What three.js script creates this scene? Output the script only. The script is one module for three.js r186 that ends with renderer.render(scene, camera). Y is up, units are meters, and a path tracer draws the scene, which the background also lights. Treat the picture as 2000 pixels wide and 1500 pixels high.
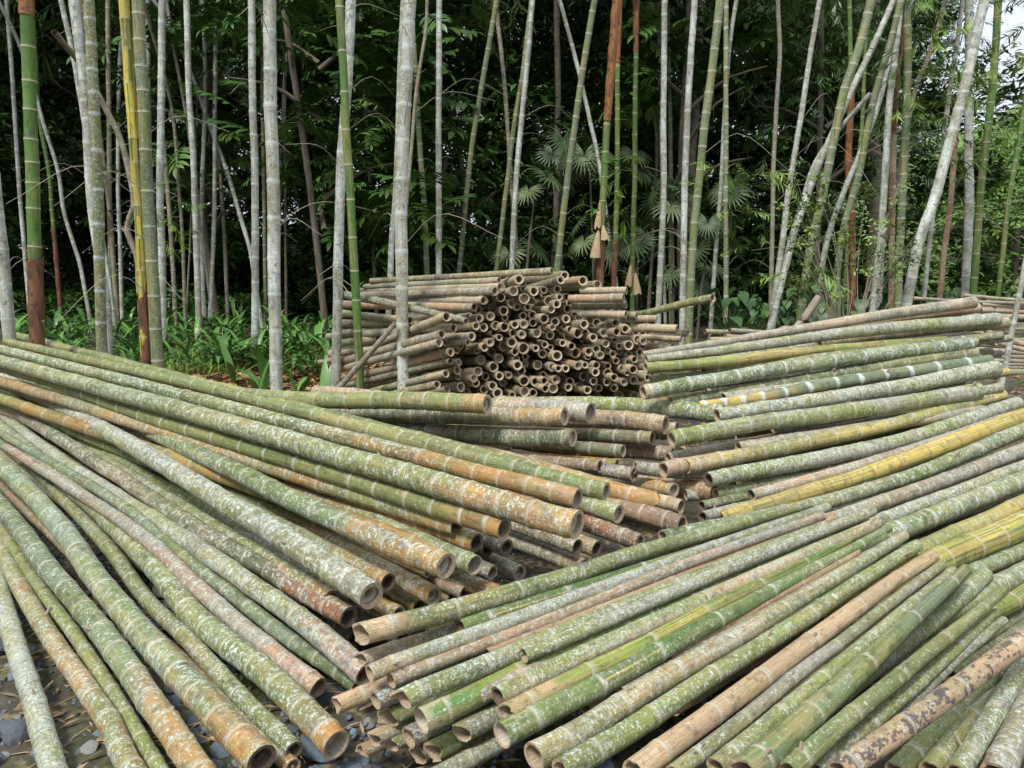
import * as THREE from 'three';
import { mergeGeometries } from 'three/addons/utils/BufferGeometryUtils.js';

// ---------------------------------------------------------------- camera, sky, sun, exposure
const EYE = 1.62, PITCH = 8 * Math.PI / 180, F = 1504;      // F: focal length in photograph pixels (2000 x 1500)
const scene = new THREE.Scene();
const camera = new THREE.PerspectiveCamera(2 * Math.atan(750 / F) * 180 / Math.PI, 4 / 3, 0.05, 400);
camera.position.set(0, EYE, 0);
camera.rotation.set(-PITCH, 0, 0);
scene.add(camera);

const SW = 256, SH = 128, skyData = new Float32Array(SW * SH * 4);
for (let j = 0; j < SH; j++) for (let i = 0; i < SW; i++) {
  const el = (j + .5) / SH * Math.PI - Math.PI / 2, az = i / SW * Math.PI * 2, k = (j * SW + i) * 4;
  const up = Math.max(0, Math.sin(el));
  const cl = .5 + .5 * Math.sin(az * 3 + 2 * Math.sin(az * 2 + el * 4)) * Math.sin(el * 9 + 1.5 * Math.sin(az * 5));
  const b = .5 * (el < -.02 ? .25 : .72 + .5 * up) * (1 + .1 * (cl - .5));
  skyData[k] = b * (.9 + .06 * cl); skyData[k + 1] = b * (.985 + .02 * cl); skyData[k + 2] = b * (1.12 - .05 * cl); skyData[k + 3] = 1;
}
const sky = new THREE.DataTexture(skyData, SW, SH, THREE.RGBAFormat, THREE.FloatType);
sky.mapping = THREE.EquirectangularReflectionMapping; sky.magFilter = THREE.LinearFilter; sky.needsUpdate = true;
scene.background = sky; scene.environment = sky;

const sun = new THREE.DirectionalLight(0xfffaf0, 1.5);
sun.position.set(-7, 20, 7); sun.target.position.set(0, 0, -5);
sun.castShadow = true; sun.shadow.radius = 24; sun.shadow.mapSize.set(2048, 2048);
Object.assign(sun.shadow.camera, { left: -22, right: 22, top: 22, bottom: -22, near: 1, far: 70 });
scene.add(sun, sun.target);
const EXPOSURE = 2.6;

// ---------------------------------------------------------------- helpers
const V = (x, y, z) => new THREE.Vector3(x, y, z);
const rngOf = s => () => { s |= 0; s = s + 0x6D2B79F5 | 0; let t = Math.imul(s ^ s >>> 15, 1 | s); t = t + Math.imul(t ^ t >>> 7, 61 | t) ^ t; return ((t ^ t >>> 14) >>> 0) / 4294967296; };
const R = rngOf(20240);
const rr = (a, b, g = R) => a + (b - a) * g();
const lerp = (a, b, t) => a + (b - a) * t, clamp = (x, a, b) => x < a ? a : x > b ? b : x;
const sst = (a, b, x) => { let t = (x - a) / (b - a); t = t < 0 ? 0 : t > 1 ? 1 : t; return t * t * (3 - 2 * t); };
const SP = Math.sin(PITCH), CP = Math.cos(PITCH);
function ray(x, y) { const a = (x - 1000) / F, b = -(y - 750) / F; return V(a, -SP + b * CP, -CP - b * SP); }
function atD(x, y, d) { return ray(x, y).multiplyScalar(d).add(camera.position); }                 // a point at depth d metres
function atH(x, y, h) { const r = ray(x, y); return r.multiplyScalar((h - EYE) / r.y).add(camera.position); }   // a point at height h metres
function depthOf(p) { return -(p.y - EYE) * SP - p.z * CP; }
function groundY(x, z) { const d = -z; return .35 * sst(5.5, 9.5, d) + .3 * sst(10, 22, d) + .05 * Math.sin(x * 1.3 + z * .7) * sst(5.5, 8, d); }
function atG(x, d) { const px = (x - 1000) / F * d, z = -d; return V(px, groundY(px, z), z); }   // ground point in the direction of pixel column x, d metres off
const used = {};
function numbered(n) { const k = used[n] = (used[n] ?? -1) + 1; return k ? n + '_' + String(k).padStart(3, '0') : n; }
function tag(o, label, category, group, kind) { Object.assign(o.userData, { label, category }); if (group) o.userData.group = group; if (kind) o.userData.kind = kind; return o; }
function thing(name, label, category, group) { const g = new THREE.Group(); g.name = numbered(name); scene.add(g); return tag(g, label, category, group); }
function mesh(name, geo, mat, parent) { const m = new THREE.Mesh(geo, mat); m.name = parent === scene ? numbered(name) : name; m.castShadow = m.receiveShadow = true; parent.add(m); return m; }
function structure(name, geo, mat) { const m = mesh(name, geo, mat, scene); m.userData.kind = 'structure'; return m; }
function copyOf(src, label, group) { const c = src.clone(); c.name = numbered(src.name.replace(/_\d{3}$/, '')); c.userData = { ...src.userData }; c.userData.label = label; if (group) c.userData.group = group; scene.add(c); return c; }

// ---------------------------------------------------------------- procedural textures
const toS = new Uint8Array(4097);
for (let i = 0; i <= 4096; i++) { const c = i / 4096; toS[i] = Math.round(255 * (c <= .0031308 ? 12.92 * c : 1.055 * Math.pow(c, 1 / 2.4) - .055)); }
function noiseTable(w, h, cu, cv, seed) {
  const g = rngOf(seed), nu = Math.max(1, Math.round(w / cu)), nv = Math.max(1, Math.round(h / cv)), lat = new Float32Array(nu * nv), out = new Float32Array(w * h);
  for (let i = 0; i < lat.length; i++) lat[i] = g();
  for (let y = 0; y < h; y++) {
    const fy = y / h * nv, y0 = Math.floor(fy) % nv, y1 = (y0 + 1) % nv, ty = fy - Math.floor(fy), sy = ty * ty * (3 - 2 * ty);
    for (let x = 0; x < w; x++) {
      const fx = x / w * nu, x0 = Math.floor(fx) % nu, x1 = (x0 + 1) % nu, tx = fx - Math.floor(fx), sx = tx * tx * (3 - 2 * tx);
      out[y * w + x] = lerp(lerp(lat[y0 * nu + x0], lat[y0 * nu + x1], sx), lerp(lat[y1 * nu + x0], lat[y1 * nu + x1], sx), sy);
    }
  }
  return out;
}
function colorTexture(w, h, fn, rep) {
  const d = new Uint8Array(w * h * 4), c = [0, 0, 0];
  for (let y = 0; y < h; y++) for (let x = 0; x < w; x++) {
    fn(x, y, c); const k = (y * w + x) * 4;
    for (let q = 0; q < 3; q++) d[k + q] = toS[Math.round(clamp(c[q], 0, 1) * 4096)]; d[k + 3] = 255;
  }
  const t = new THREE.DataTexture(d, w, h); t.colorSpace = THREE.SRGBColorSpace; t.magFilter = THREE.LinearFilter; t.minFilter = THREE.LinearMipmapLinearFilter; t.generateMipmaps = true;
  t.wrapS = t.wrapT = THREE.RepeatWrapping; if (rep) t.repeat.set(...rep); t.needsUpdate = true; return t;
}
function greyTexture(w, h, fn, rep) {
  const d = new Uint8Array(w * h * 4);
  for (let y = 0; y < h; y++) for (let x = 0; x < w; x++) { const k = (y * w + x) * 4, v = Math.round(255 * clamp(fn(x, y), 0, 1)); d[k] = d[k + 1] = d[k + 2] = v; d[k + 3] = 255; }
  const t = new THREE.DataTexture(d, w, h); t.magFilter = THREE.LinearFilter; t.minFilter = THREE.LinearMipmapLinearFilter; t.generateMipmaps = true; t.wrapS = t.wrapT = THREE.RepeatWrapping; if (rep) t.repeat.set(...rep); t.needsUpdate = true; return t;
}
const AW = 2048, SHH = 128, PER = 16;                       // an atlas holds 16 strips; one strip is the skin of one culm, unrolled
const NA = noiseTable(AW, SHH, 128, 32, 1), NB = noiseTable(AW, SHH, 30, 16, 2), NC = noiseTable(AW, SHH, 9, 8, 3), ND = noiseTable(AW, SHH, 3.6, 4, 4), NE = noiseTable(AW, SHH, 1.8, 1.8, 5),
  NS = noiseTable(AW, SHH, 180, 2.2, 6), NT = noiseTable(AW, SHH, 60, 4, 7), NV = noiseTable(AW, SHH, 2.8, 9, 8);

// linear base colours
const COL = {
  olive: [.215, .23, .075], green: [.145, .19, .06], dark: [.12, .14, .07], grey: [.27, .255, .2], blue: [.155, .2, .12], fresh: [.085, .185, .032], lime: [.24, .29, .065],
  yellow: [.5, .38, .1], orange: [.37, .2, .06], rust: [.26, .1, .045], pink: [.4, .24, .16], tan: [.48, .34, .2], brown: [.2, .13, .085], beige: [.5, .42, .3], soot: [.035, .03, .035], pale: [.64, .68, .65], gold: [.58, .47, .06],
};
const LICHEN = [.6, .66, .65], LICHEN2 = [.29, .33, .29], MOSS = [.13, .17, .025], MOSS2 = [.24, .27, .05], CREAM = [.5, .44, .3];
// kinds of skin: a, b base colours; li lichen cover; sp specks; mo moss; so soot; st stripe [colour, share]; nd node ring colour; nb wax band
const KIND = {
  gl: { a: 'olive', b: 'green', li: .42, sp: .5 }, gw: { a: 'olive', b: 'grey', li: .66, sp: .6 }, gg: { a: 'olive', b: 'green', li: .16, sp: .3 }, bl: { a: 'blue', b: 'green', li: .42, sp: .5 },
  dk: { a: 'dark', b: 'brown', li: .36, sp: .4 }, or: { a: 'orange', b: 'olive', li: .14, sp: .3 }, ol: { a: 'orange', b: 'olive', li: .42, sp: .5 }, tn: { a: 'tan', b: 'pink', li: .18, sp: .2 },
  ys: { a: 'yellow', b: 'lime', li: .1, sp: .2, st: ['green', .42] }, gs: { a: 'lime', b: 'fresh', li: .1, sp: .25, st: ['yellow', .3] }, dg: { a: 'fresh', b: 'green', li: .18, sp: .35, st: ['yellow', .12] },
  fg: { a: 'fresh', b: 'fresh', li: .01, sp: 0 }, ms: { a: 'grey', b: 'olive', li: .42, sp: .4, mo: .5 }, gy: { a: 'grey', b: 'brown', li: .42, sp: .4, so: .2 }, ye: { a: 'yellow', b: 'olive', li: .36, sp: .4, st: ['olive', .3] },
  mb: { a: 'tan', b: 'pink', li: .2, sp: .2, so: .55 }, wt: { a: 'pale', b: 'grey', li: .5, sp: .6, so: .42, sc: [.19, .2, .15] }, wo: { a: 'pale', b: 'grey', li: .6, sp: .6, so: .42, sc: [.22, .17, .1], st: ['tan', .16] }, rb: { a: 'rust', b: 'brown', li: .3, sp: .4 },
  wb: { a: 'grey', b: 'brown', li: .3, sp: .3, so: .22 }, yg: { a: 'lime', b: 'olive', li: .26, sp: .3, st: ['green', .3] }, pk: { a: 'pink', b: 'grey', li: .4, sp: .4 },
};
const atlases = [];
let strips = 0;
const bump = greyTexture(512, 512, (() => { const a = noiseTable(512, 512, 40, 8, 21), b = noiseTable(512, 512, 9, 6, 22), c = noiseTable(512, 512, 4, 3, 23); return (x, y) => { const k = y * 512 + x; return .35 * a[k] + .4 * sst(.35, .75, b[k]) + .25 * c[k]; }; })());
function skin(kind, len, spacing, seed, o = {}) {           // paints one strip; returns where it lies and where its nodes are (metres from the A end)
  const p = { ...KIND[kind], ...o }, g = rngOf(seed * 7919 + 13), k = strips++, ai = Math.floor(k / PER), row = k % PER;
  if (!atlases[ai]) atlases[ai] = new Uint8Array(AW * SHH * PER * 4);
  const data = atlases[ai], nodes = [];
  for (let m = o.first ?? rr(.03, .14, g), i = 0; m < len; i++) { nodes.push(m); m += spacing * (.72 + .5 * Math.min(1, i / 9)) * rr(.88, 1.12, g); }
  const ca = COL[p.a], cb = COL[p.b], ce = p.end ? COL[p.end] : null, cs = p.st ? COL[p.st[0]] : null, iv = nodes.map(() => rr(.82, 1.16, g)), is = nodes.map(() => Math.floor(g() * 128)), isc = nodes.map(() => g());
  iv.push(1); is.push(0); isc.push(.5);
  const ni = new Int16Array(AW), dn = new Float32Array(AW);
  for (let x = 0, j = 0; x < AW; x++) { const m = x / AW * len; while (j < nodes.length && nodes[j] < m) j++; ni[x] = j; const d0 = j > 0 ? m - nodes[j - 1] : 9, d1 = j < nodes.length ? m - nodes[j] : -9; dn[x] = d0 < -d1 ? d0 : d1; }
  const ox = [0, 0, 0, 0, 0, 0, 0].map(() => Math.floor(g() * AW)), oy = [0, 0, 0, 0, 0, 0, 0].map(() => Math.floor(g() * SHH));
  const sc = p.sc ?? [.05, .045, .06], li = (p.li ?? 0) * (kind === 'wt' || kind === 'wo' ? 1 : .76), sp = p.sp ?? 0, mo = p.mo ?? 0, so = p.so ?? 0, el = (p.el ?? .8) * .72, nd = p.nd ? COL[p.nd] : CREAM, ns = p.ns ?? .58, nb = p.nb ?? .2, sideP = g() * 6.28, fade = p.lf ?? 0;
  const [o0, o1, o2, o3, o4, o5, o6] = ox, fq = [1.3, 1.7, 2.1, 1.1, 2.5, 1.5][seed % 6];
  for (let y = 0; y < SHH; y++) {
    const side = .5 + .5 * Math.cos(y / SHH * 6.283 + sideP);
    const b0 = ((y + oy[0]) & 127) * AW, b1 = ((y + oy[1]) & 127) * AW, b2 = ((y + oy[2]) & 127) * AW, b3 = ((y + oy[3]) & 127) * AW, b4 = ((y + oy[4]) & 127) * AW, b5 = ((y + oy[5]) & 127) * AW, b6 = ((y + oy[6]) & 127) * AW;
    for (let x = 0; x < AW; x++) {
      const m = x / AW * len, q0 = b0 + ((x + o0) & 2047), q1 = b1 + ((x + o1) & 2047), q2 = b2 + ((x + o2) & 2047), q3 = b3 + ((x + o3) & 2047), q4 = b4 + ((x + o4) & 2047), q5 = b5 + ((x + o5) & 2047), q6 = b6 + ((x + o6) & 2047);
      const A = NA[q0], B = NB[q1], C = NC[b2 + (((x * fq | 0) + o2) & 2047)], D = ND[b3 + (((x * fq | 0) + o3) & 2047)], E = NE[q4], S = NS[q5], T = NT[q6], j = ni[x], d = dn[x];
      let t = clamp(A * 1.5 - .25 + (B - .5) * .5, 0, 1), r = lerp(ca[0], cb[0], t), gg = lerp(ca[1], cb[1], t), b = lerp(ca[2], cb[2], t);
      if (cs) { const sv = NS[(((y * (p.sw ?? 1.2) + is[j]) & 127) * AW) + ((is[j] * 37 + (x >> 3)) & 2047)], w = sst(1 - p.st[1] * (.6 + .8 * isc[j]), 1.06 - p.st[1] * (.6 + .8 * isc[j]), sv); r = lerp(r, cs[0], w); gg = lerp(gg, cs[1], w); b = lerp(b, cs[2], w); }
      if (ce) { const w = (1 - sst(el * .3, el, m + (A - .5) * .8 * el + (B - .5) * .6 * el)) * (.62 + .38 * sst(.25, .6, NB[q3])), pk = sst(.5, .8, NA[q2] * .6 + NB[q6] * .4); r = lerp(r, lerp(ce[0], .36, pk * .7), w); gg = lerp(gg, lerp(ce[1], .25, pk * .7), w); b = lerp(b, lerp(ce[2], .15, pk * .7), w); }
      let v = iv[j] * (.74 + .34 * S + .18 * E); r *= v; gg *= v; b *= v;
      { const w = sst(.48, .78, .55 * T + .45 * NA[q5]) * .6; r = lerp(r, .33, w); gg = lerp(gg, .265, w); b = lerp(b, .11, w); const u = sst(.6, .8, NT[q1] * .6 + S * .4) * .35; r = lerp(r, .13, u); gg = lerp(gg, .1, u); b = lerp(b, .065, u); }
      if (mo) { const w = sst(1.02 - mo * .8, 1.1 - mo * .8, .5 * A + .35 * T + .35 * C); const z = D; r = lerp(r, lerp(MOSS[0], MOSS2[0], z), w); gg = lerp(gg, lerp(MOSS[1], MOSS2[1], z), w); b = lerp(b, lerp(MOSS[2], MOSS2[2], z), w); }
      const cover = li * (.5 + .8 * NA[q4] + .2 * side) * (fade ? clamp(m / fade, .25, 1) : 1), l = .16 * B + .3 * C + .54 * D + .22 * (E - .5);
      let w = cover * .6 * sst(.25, .8, .5 * B + .5 * C); r = lerp(r, .28, w); gg = lerp(gg, .305, w); b = lerp(b, .2, w);
      w = sst(.6 - cover * .42, .92 - cover * .42, l + .16 * (E - .5)) * Math.min(1, cover * 5) * (.34 + .46 * sst(.2, .7, E + .5 * (NV[q2] - .5))); const z = clamp(.15 + 1.2 * (D - .3) + .7 * (E - .5), 0, 1);
      r = lerp(r, lerp(LICHEN2[0], LICHEN[0], z), w); gg = lerp(gg, lerp(LICHEN2[1], LICHEN[1], z), w); b = lerp(b, lerp(LICHEN2[2], LICHEN[2], z), w);
      if (sp) { w = sst(.8, .86, NV[q5] * .45 + D * .4 + C * .15 + sp * .14) * .55; r = lerp(r, LICHEN[0], w); gg = lerp(gg, LICHEN[1], w); b = lerp(b, LICHEN[2], w); }
      w = sst(.56, .8, NC[q6] * .4 + E * .35 + NB[q0] * .25) * .5; r *= 1 - w; gg *= 1 - w; b *= 1 - w * .9;
      if (so) { w = sst(.92 - so * .6, 1.0 - so * .6, .4 * NB[q3] + .3 * NC[q0] + .35 * ND[q1]) * .8; r = lerp(r, sc[0], w); gg = lerp(gg, sc[1], w); b = lerp(b, sc[2], w); }
      const ad = Math.abs(d);
      if (ad < .05) {
        let n = (1 - sst(.005, .009, ad)) * ns * (.6 + .5 * C); r = lerp(r, nd[0] * (.8 + .3 * E), n); gg = lerp(gg, nd[1] * (.8 + .3 * E), n); b = lerp(b, nd[2] * (.8 + .3 * E), n);
        if (d > 0 || nb > .6) { n = (1 - sst(.008, .026, ad + (B - .5) * .014)) * nb * (.3 + .9 * C); r = lerp(r, LICHEN[0], n); gg = lerp(gg, LICHEN[1], n); b = lerp(b, LICHEN[2], n); }
        n = sst(.0055, .0075, ad) * (1 - sst(.0085, .011, ad)) * .6 * C * ns; r *= 1 - n; gg *= 1 - n; b *= 1 - n;
      }
      const at = ((row * SHH + y) * AW + x) * 4;
      data[at] = toS[clamp(r * 4096 | 0, 0, 4096)]; data[at + 1] = toS[clamp(gg * 4096 | 0, 0, 4096)]; data[at + 2] = toS[clamp(b * 4096 | 0, 0, 4096)]; data[at + 3] = 255;
    }
  }
  return { ai, v0: (row * SHH + 1.5) / (SHH * PER), v1: (row * SHH + SHH - 1.5) / (SHH * PER), len, nodes, spacing };
}
const skinMats = [];
function skinMat(ai) {
  if (skinMats[ai]) return skinMats[ai];
  const t = new THREE.DataTexture(atlases[ai] ??= new Uint8Array(AW * SHH * PER * 4), AW, SHH * PER);
  t.colorSpace = THREE.SRGBColorSpace; t.magFilter = THREE.LinearFilter; t.minFilter = THREE.LinearMipmapLinearFilter; t.generateMipmaps = true; t.wrapS = THREE.RepeatWrapping; t.needsUpdate = true;
  const bm = bump.clone(); bm.repeat.set(12, 32); bm.needsUpdate = true;
  return skinMats[ai] = new THREE.MeshStandardMaterial({ map: t, roughness: .62, bumpMap: bm, bumpScale: .0022 });
}
const woodN = noiseTable(256, 256, 4, 40, 31), woodM = noiseTable(256, 256, 14, 14, 32), woodF = noiseTable(256, 256, 3, 3, 33);
const woodTex = (a, b, rep) => colorTexture(256, 256, (x, y, c) => { const k = y * 256 + x, t = clamp(.5 * woodN[k] + .6 * woodM[k] + .3 * (woodF[k] - .5), 0, 1); for (let q = 0; q < 3; q++) c[q] = lerp(a[q], b[q], t); }, rep);
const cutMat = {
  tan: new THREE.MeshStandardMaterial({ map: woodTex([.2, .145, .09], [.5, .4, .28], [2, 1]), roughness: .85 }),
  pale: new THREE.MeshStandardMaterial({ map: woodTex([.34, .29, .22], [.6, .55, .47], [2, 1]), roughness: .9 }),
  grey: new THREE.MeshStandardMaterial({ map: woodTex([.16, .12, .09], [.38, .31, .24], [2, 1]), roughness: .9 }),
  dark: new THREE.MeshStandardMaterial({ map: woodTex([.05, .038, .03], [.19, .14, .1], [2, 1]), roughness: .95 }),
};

// ---------------------------------------------------------------- culm geometry
function geoFrom(pos, nor, uv, idx) {
  const g = new THREE.BufferGeometry(); g.setAttribute('position', new THREE.Float32BufferAttribute(pos, 3)); if (nor) g.setAttribute('normal', new THREE.Float32BufferAttribute(nor, 3));
  g.setAttribute('uv', new THREE.Float32BufferAttribute(uv, 2)); g.setIndex(idx); if (!nor) g.computeVertexNormals(); return g;
}
// pts: centre line from end A to end B; returns the frame sampler along it
function pathOf(pts) {
  const c = pts.length > 2 ? new THREE.CatmullRomCurve3(pts, false, 'centripetal') : new THREE.LineCurve3(pts[0], pts[1]);
  const L = c.getLength(); c.arcLengthDivisions = 60; c.updateArcLengths?.();
  return { L, at: s => c.getPointAt(clamp(s / L, 0, 1)), tan: s => c.getTangentAt(clamp(s / L, 0, 1)) };
}
function frame(T) { const up = Math.abs(T.y) > .8 ? V(1, 0, 0) : V(0, 1, 0), N = new THREE.Vector3().crossVectors(up, T).normalize(), B = new THREE.Vector3().crossVectors(T, N); return [N, B]; }
// culm: skin surface with node ridges. endA/endB: {slant, jag} shape the two rims
function buildCulm(path, rA, rB, sk, opt = {}) {
  const seg = opt.seg ?? 18, g = rngOf(opt.seed ?? 5), L = path.L, u0 = opt.u0 ?? 0, ss = [], wob = opt.wobble ?? .012, ridge = opt.ridge ?? .05;
  const nd = []; for (let rep = 0; rep * sk.len < L + u0; rep++) for (const n of sk.nodes) { const s = rep * sk.len + n - u0; if (s > .015 && s < L - .015) nd.push(s); }
  ss.push([0, 0]); let prev = 0;
  const hw = opt.hw ?? .008;
  for (const n of nd) { if (n - prev > .05) ss.push([(n + prev) / 2, -.012]); if (n - prev > hw * 4) ss.push([n - hw * 2, 0]); ss.push([n - hw * .9, ridge * .9], [n - hw * .1, ridge * .35], [n + hw * .7, ridge], [n + hw * 1.7, -.004]); prev = n; }
  if (L - prev > .05) ss.push([(L + prev) / 2, -.01]); ss.push([L, 0]);
  const S = ss.filter((a, i) => i === 0 || a[0] > ss[i - 1][0] + 1e-4), ph = [g() * 6, g() * 6], fr = 2 + g() * 2;
  const pos = [], nor = [], uv = [], idx = [], rims = [];
  const jA = [], jB = [];
  const ragged = () => { const c = Array.from({ length: 6 }, () => g() * g()), sp = [g() * seg | 0, g() * seg | 0, g() * seg | 0]; return Array.from({ length: seg }, (_, k) => { const f = k / seg * 6, i = f | 0, t = f - i; return lerp(c[i], c[(i + 1) % 6], t * t * (3 - 2 * t)) + (sp.includes(k) ? .35 * g() : 0) + .1 * g(); }); };
  jA.push(...ragged()); jB.push(...ragged()); jA.push(jA[0]); jB.push(jB[0]);
  const kn = [0, ...nd, L].map(() => [rr(-1, 1, g), rr(-1, 1, g)]), ks = [0, ...nd, L]; let kj = 0;
  S.forEach(([s, dr], i) => {
    while (kj < ks.length - 2 && s > ks[kj + 1]) kj++;
    const kt = clamp((s - ks[kj]) / Math.max(1e-4, ks[kj + 1] - ks[kj]), 0, 1), kx = lerp(kn[kj][0], kn[kj + 1][0], kt), ky = lerp(kn[kj][1], kn[kj + 1][1], kt);
    const P = path.at(s), T = path.tan(s), [N, B] = frame(T), r = lerp(rA, rB, s / L) * (1 + dr + .015 * Math.sin(s * 5 + ph[0])), w = wob * r * 8;
    P.addScaledVector(N, kx * r * .07).addScaledVector(B, ky * r * .07); P.addScaledVector(N, w * Math.sin(s * fr + ph[0]) * .3).addScaledVector(B, w * Math.sin(s * fr * .8 + ph[1]) * .3);
    const end = i === 0 ? opt.endA : i === S.length - 1 ? opt.endB : null, sg = i === 0 ? -1 : 1, rim = [];
    const nx = S[Math.min(S.length - 1, i + 1)], pv = S[Math.max(0, i - 1)], slope = clamp((nx[1] - pv[1]) * r / Math.max(1e-3, nx[0] - pv[0]), -.6, .6);
    for (let k = 0; k <= seg; k++) {
      const a = k / seg * Math.PI * 2 - Math.PI / 2, dir = N.clone().multiplyScalar(Math.cos(a)).addScaledVector(B, Math.sin(a)), p = P.clone().addScaledVector(dir, r);
      if (end) p.addScaledVector(T, sg * ((end.slant ?? 0) * r * (1 + Math.sin(a + (end.turn ?? 0))) + (end.jag ?? 0) * r * (i === 0 ? jA : jB)[k]));
      pos.push(p.x, p.y, p.z); const n = dir.clone().addScaledVector(T, -slope).normalize(); nor.push(n.x, n.y, n.z); uv.push((s + u0) / sk.len, lerp(sk.v0, sk.v1, k / seg));
      if (k < seg) rim.push(p);
    }
    if (i === 0 || i === S.length - 1) rims.push({ P, T: T.clone().multiplyScalar(sg), r, rim, N, B });
    if (i) for (let k = 0; k < seg; k++) { const a = (i - 1) * (seg + 1) + k, b = a + seg + 1; idx.push(a, a + 1, b, b, a + 1, b + 1); }
  });
  return { geo: geoFrom(pos, nor, uv, idx), rims };
}
// the cut end: rim ring and the hollow behind it (inner wall, diaphragm, its hole)
function buildEnd(e, style, seed) {
  const g = rngOf(seed), seg = e.rim.length, wall = style.wall ?? .17, ri = 1 - wall, depth = style.depth ?? .12, hole = style.hole ?? 0;
  const ringPos = [], ringUv = [], ringIdx = [], inn = [];
  const wv = Array.from({ length: 5 }, () => rr(-.06, .06, g));
  e.rim.forEach((p, k) => { const f = k / seg * 5, wi = f | 0, ri = 1 - wall + lerp(wv[wi], wv[(wi + 1) % 5], f - wi) + rr(-.012, .012, g); const off = p.clone().sub(e.P), ax = off.dot(e.T), q = e.P.clone().addScaledVector(off.addScaledVector(e.T, -ax), ri).addScaledVector(e.T, ax - .004 * g()); inn.push(q); });
  for (let k = 0; k <= seg; k++) { const p = e.rim[k % seg], q = inn[k % seg]; ringPos.push(p.x, p.y, p.z, q.x, q.y, q.z); ringUv.push(k / seg * 2, 0, k / seg * 2, .12); if (k < seg) ringIdx.push(2 * k, 2 * k + 1, 2 * k + 2, 2 * k + 2, 2 * k + 1, 2 * k + 3); }
  const rim = geoFrom(ringPos, null, ringUv, ringIdx);
  const pos = [], uv = [], idx = [], add = (p, a, b) => { pos.push(p.x, p.y, p.z); uv.push(a, b); return pos.length / 3 - 1; };
  const back = k => { const q = inn[k % seg], off = q.clone().sub(e.P), ax = off.dot(e.T); return e.P.clone().add(off.addScaledVector(e.T, -ax)).addScaledVector(e.T, -depth); };
  const w = []; for (let k = 0; k <= seg; k++) w.push([add(inn[k % seg], k / seg * 2, 0), add(back(k), k / seg * 2, depth * 5)]);
  for (let k = 0; k < seg; k++) idx.push(w[k][0], w[k][1], w[k + 1][0], w[k + 1][0], w[k][1], w[k + 1][1]);
  const wallG = geoFrom(pos, null, uv, idx);
  const dp = [], du = [], di = [], C = e.P.clone().addScaledVector(e.T, -depth - .012 * (style.dish ?? 1)), add2 = (p, a, b) => { dp.push(p.x, p.y, p.z); du.push(a, b); return dp.length / 3 - 1; };
  const hx = (g() - .5) * .3 * e.r, hy = (g() - .5) * .3 * e.r, hr = [];
  for (let k = 0; k < seg; k++) hr.push(hole * rr(.75, 1.25, g));
  for (let k = 0; k <= seg; k++) {
    const o = back(k), kk = k % seg, m = C.clone().addScaledVector(e.N, hx).addScaledVector(e.B, hy).lerp(o, hole ? hr[kk] : .001);
    add2(o, .5 + .5 * Math.cos(k / seg * 6.283), .5 + .5 * Math.sin(k / seg * 6.283)); add2(m, .5 + .2 * Math.cos(k / seg * 6.283), .5 + .2 * Math.sin(k / seg * 6.283)); if (hole) add2(m.clone().addScaledVector(e.T, -.15), .5, .9);
  }
  const st = hole ? 3 : 2; for (let k = 0; k < seg; k++) { const a = k * st, b = a + st; di.push(a, a + 1, b, b, a + 1, b + 1); if (hole) di.push(a + 1, a + 2, b + 1, b + 1, a + 2, b + 2); }
  if (hole) { const c = add2(C.clone().addScaledVector(e.T, -.15), .5, .5); for (let k = 0; k < seg; k++) di.push(k * st + 2, c, (k + 1) * st + 2); }
  return { rim, wall: wallG, dia: geoFrom(dp, null, du, di) };
}
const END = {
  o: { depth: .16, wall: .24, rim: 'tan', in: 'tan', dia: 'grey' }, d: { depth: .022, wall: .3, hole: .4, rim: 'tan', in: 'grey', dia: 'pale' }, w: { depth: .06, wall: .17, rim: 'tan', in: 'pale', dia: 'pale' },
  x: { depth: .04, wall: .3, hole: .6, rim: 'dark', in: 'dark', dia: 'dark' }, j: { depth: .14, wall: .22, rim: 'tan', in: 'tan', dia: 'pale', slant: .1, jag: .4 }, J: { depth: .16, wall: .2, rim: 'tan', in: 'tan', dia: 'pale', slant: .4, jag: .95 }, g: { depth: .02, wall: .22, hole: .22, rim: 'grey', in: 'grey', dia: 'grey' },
};
function addEnds(parent, rims, stA, stB, seed) {
  [stA, stB].forEach((s, i) => {
    if (!s) return; const st = END[s], e = buildEnd(rims[i], st, seed + i), end = new THREE.Group(); end.name = 'cut_end'; parent.add(end);
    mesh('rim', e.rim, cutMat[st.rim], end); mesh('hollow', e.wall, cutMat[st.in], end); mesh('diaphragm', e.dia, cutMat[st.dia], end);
  });
}
const shape = s => s ? { slant: (END[s].slant ?? .03), jag: (END[s].jag ?? .05), turn: 1 } : null;
function stubGeo(P, dir, l, r) { const c = new THREE.CylinderGeometry(r * .75, r * 1.15, l, 7, 1); c.translate(0, l / 2, 0); c.applyQuaternion(new THREE.Quaternion().setFromUnitVectors(V(0, 1, 0), dir)); c.translate(P.x, P.y, P.z); return c; }
function settle(g, base) { g.position.copy(base); g.traverse(m => { if (m.isMesh) m.geometry.translate(-base.x, -base.y, -base.z); }); }
let poleSeed = 1;
const stats = [];
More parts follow.
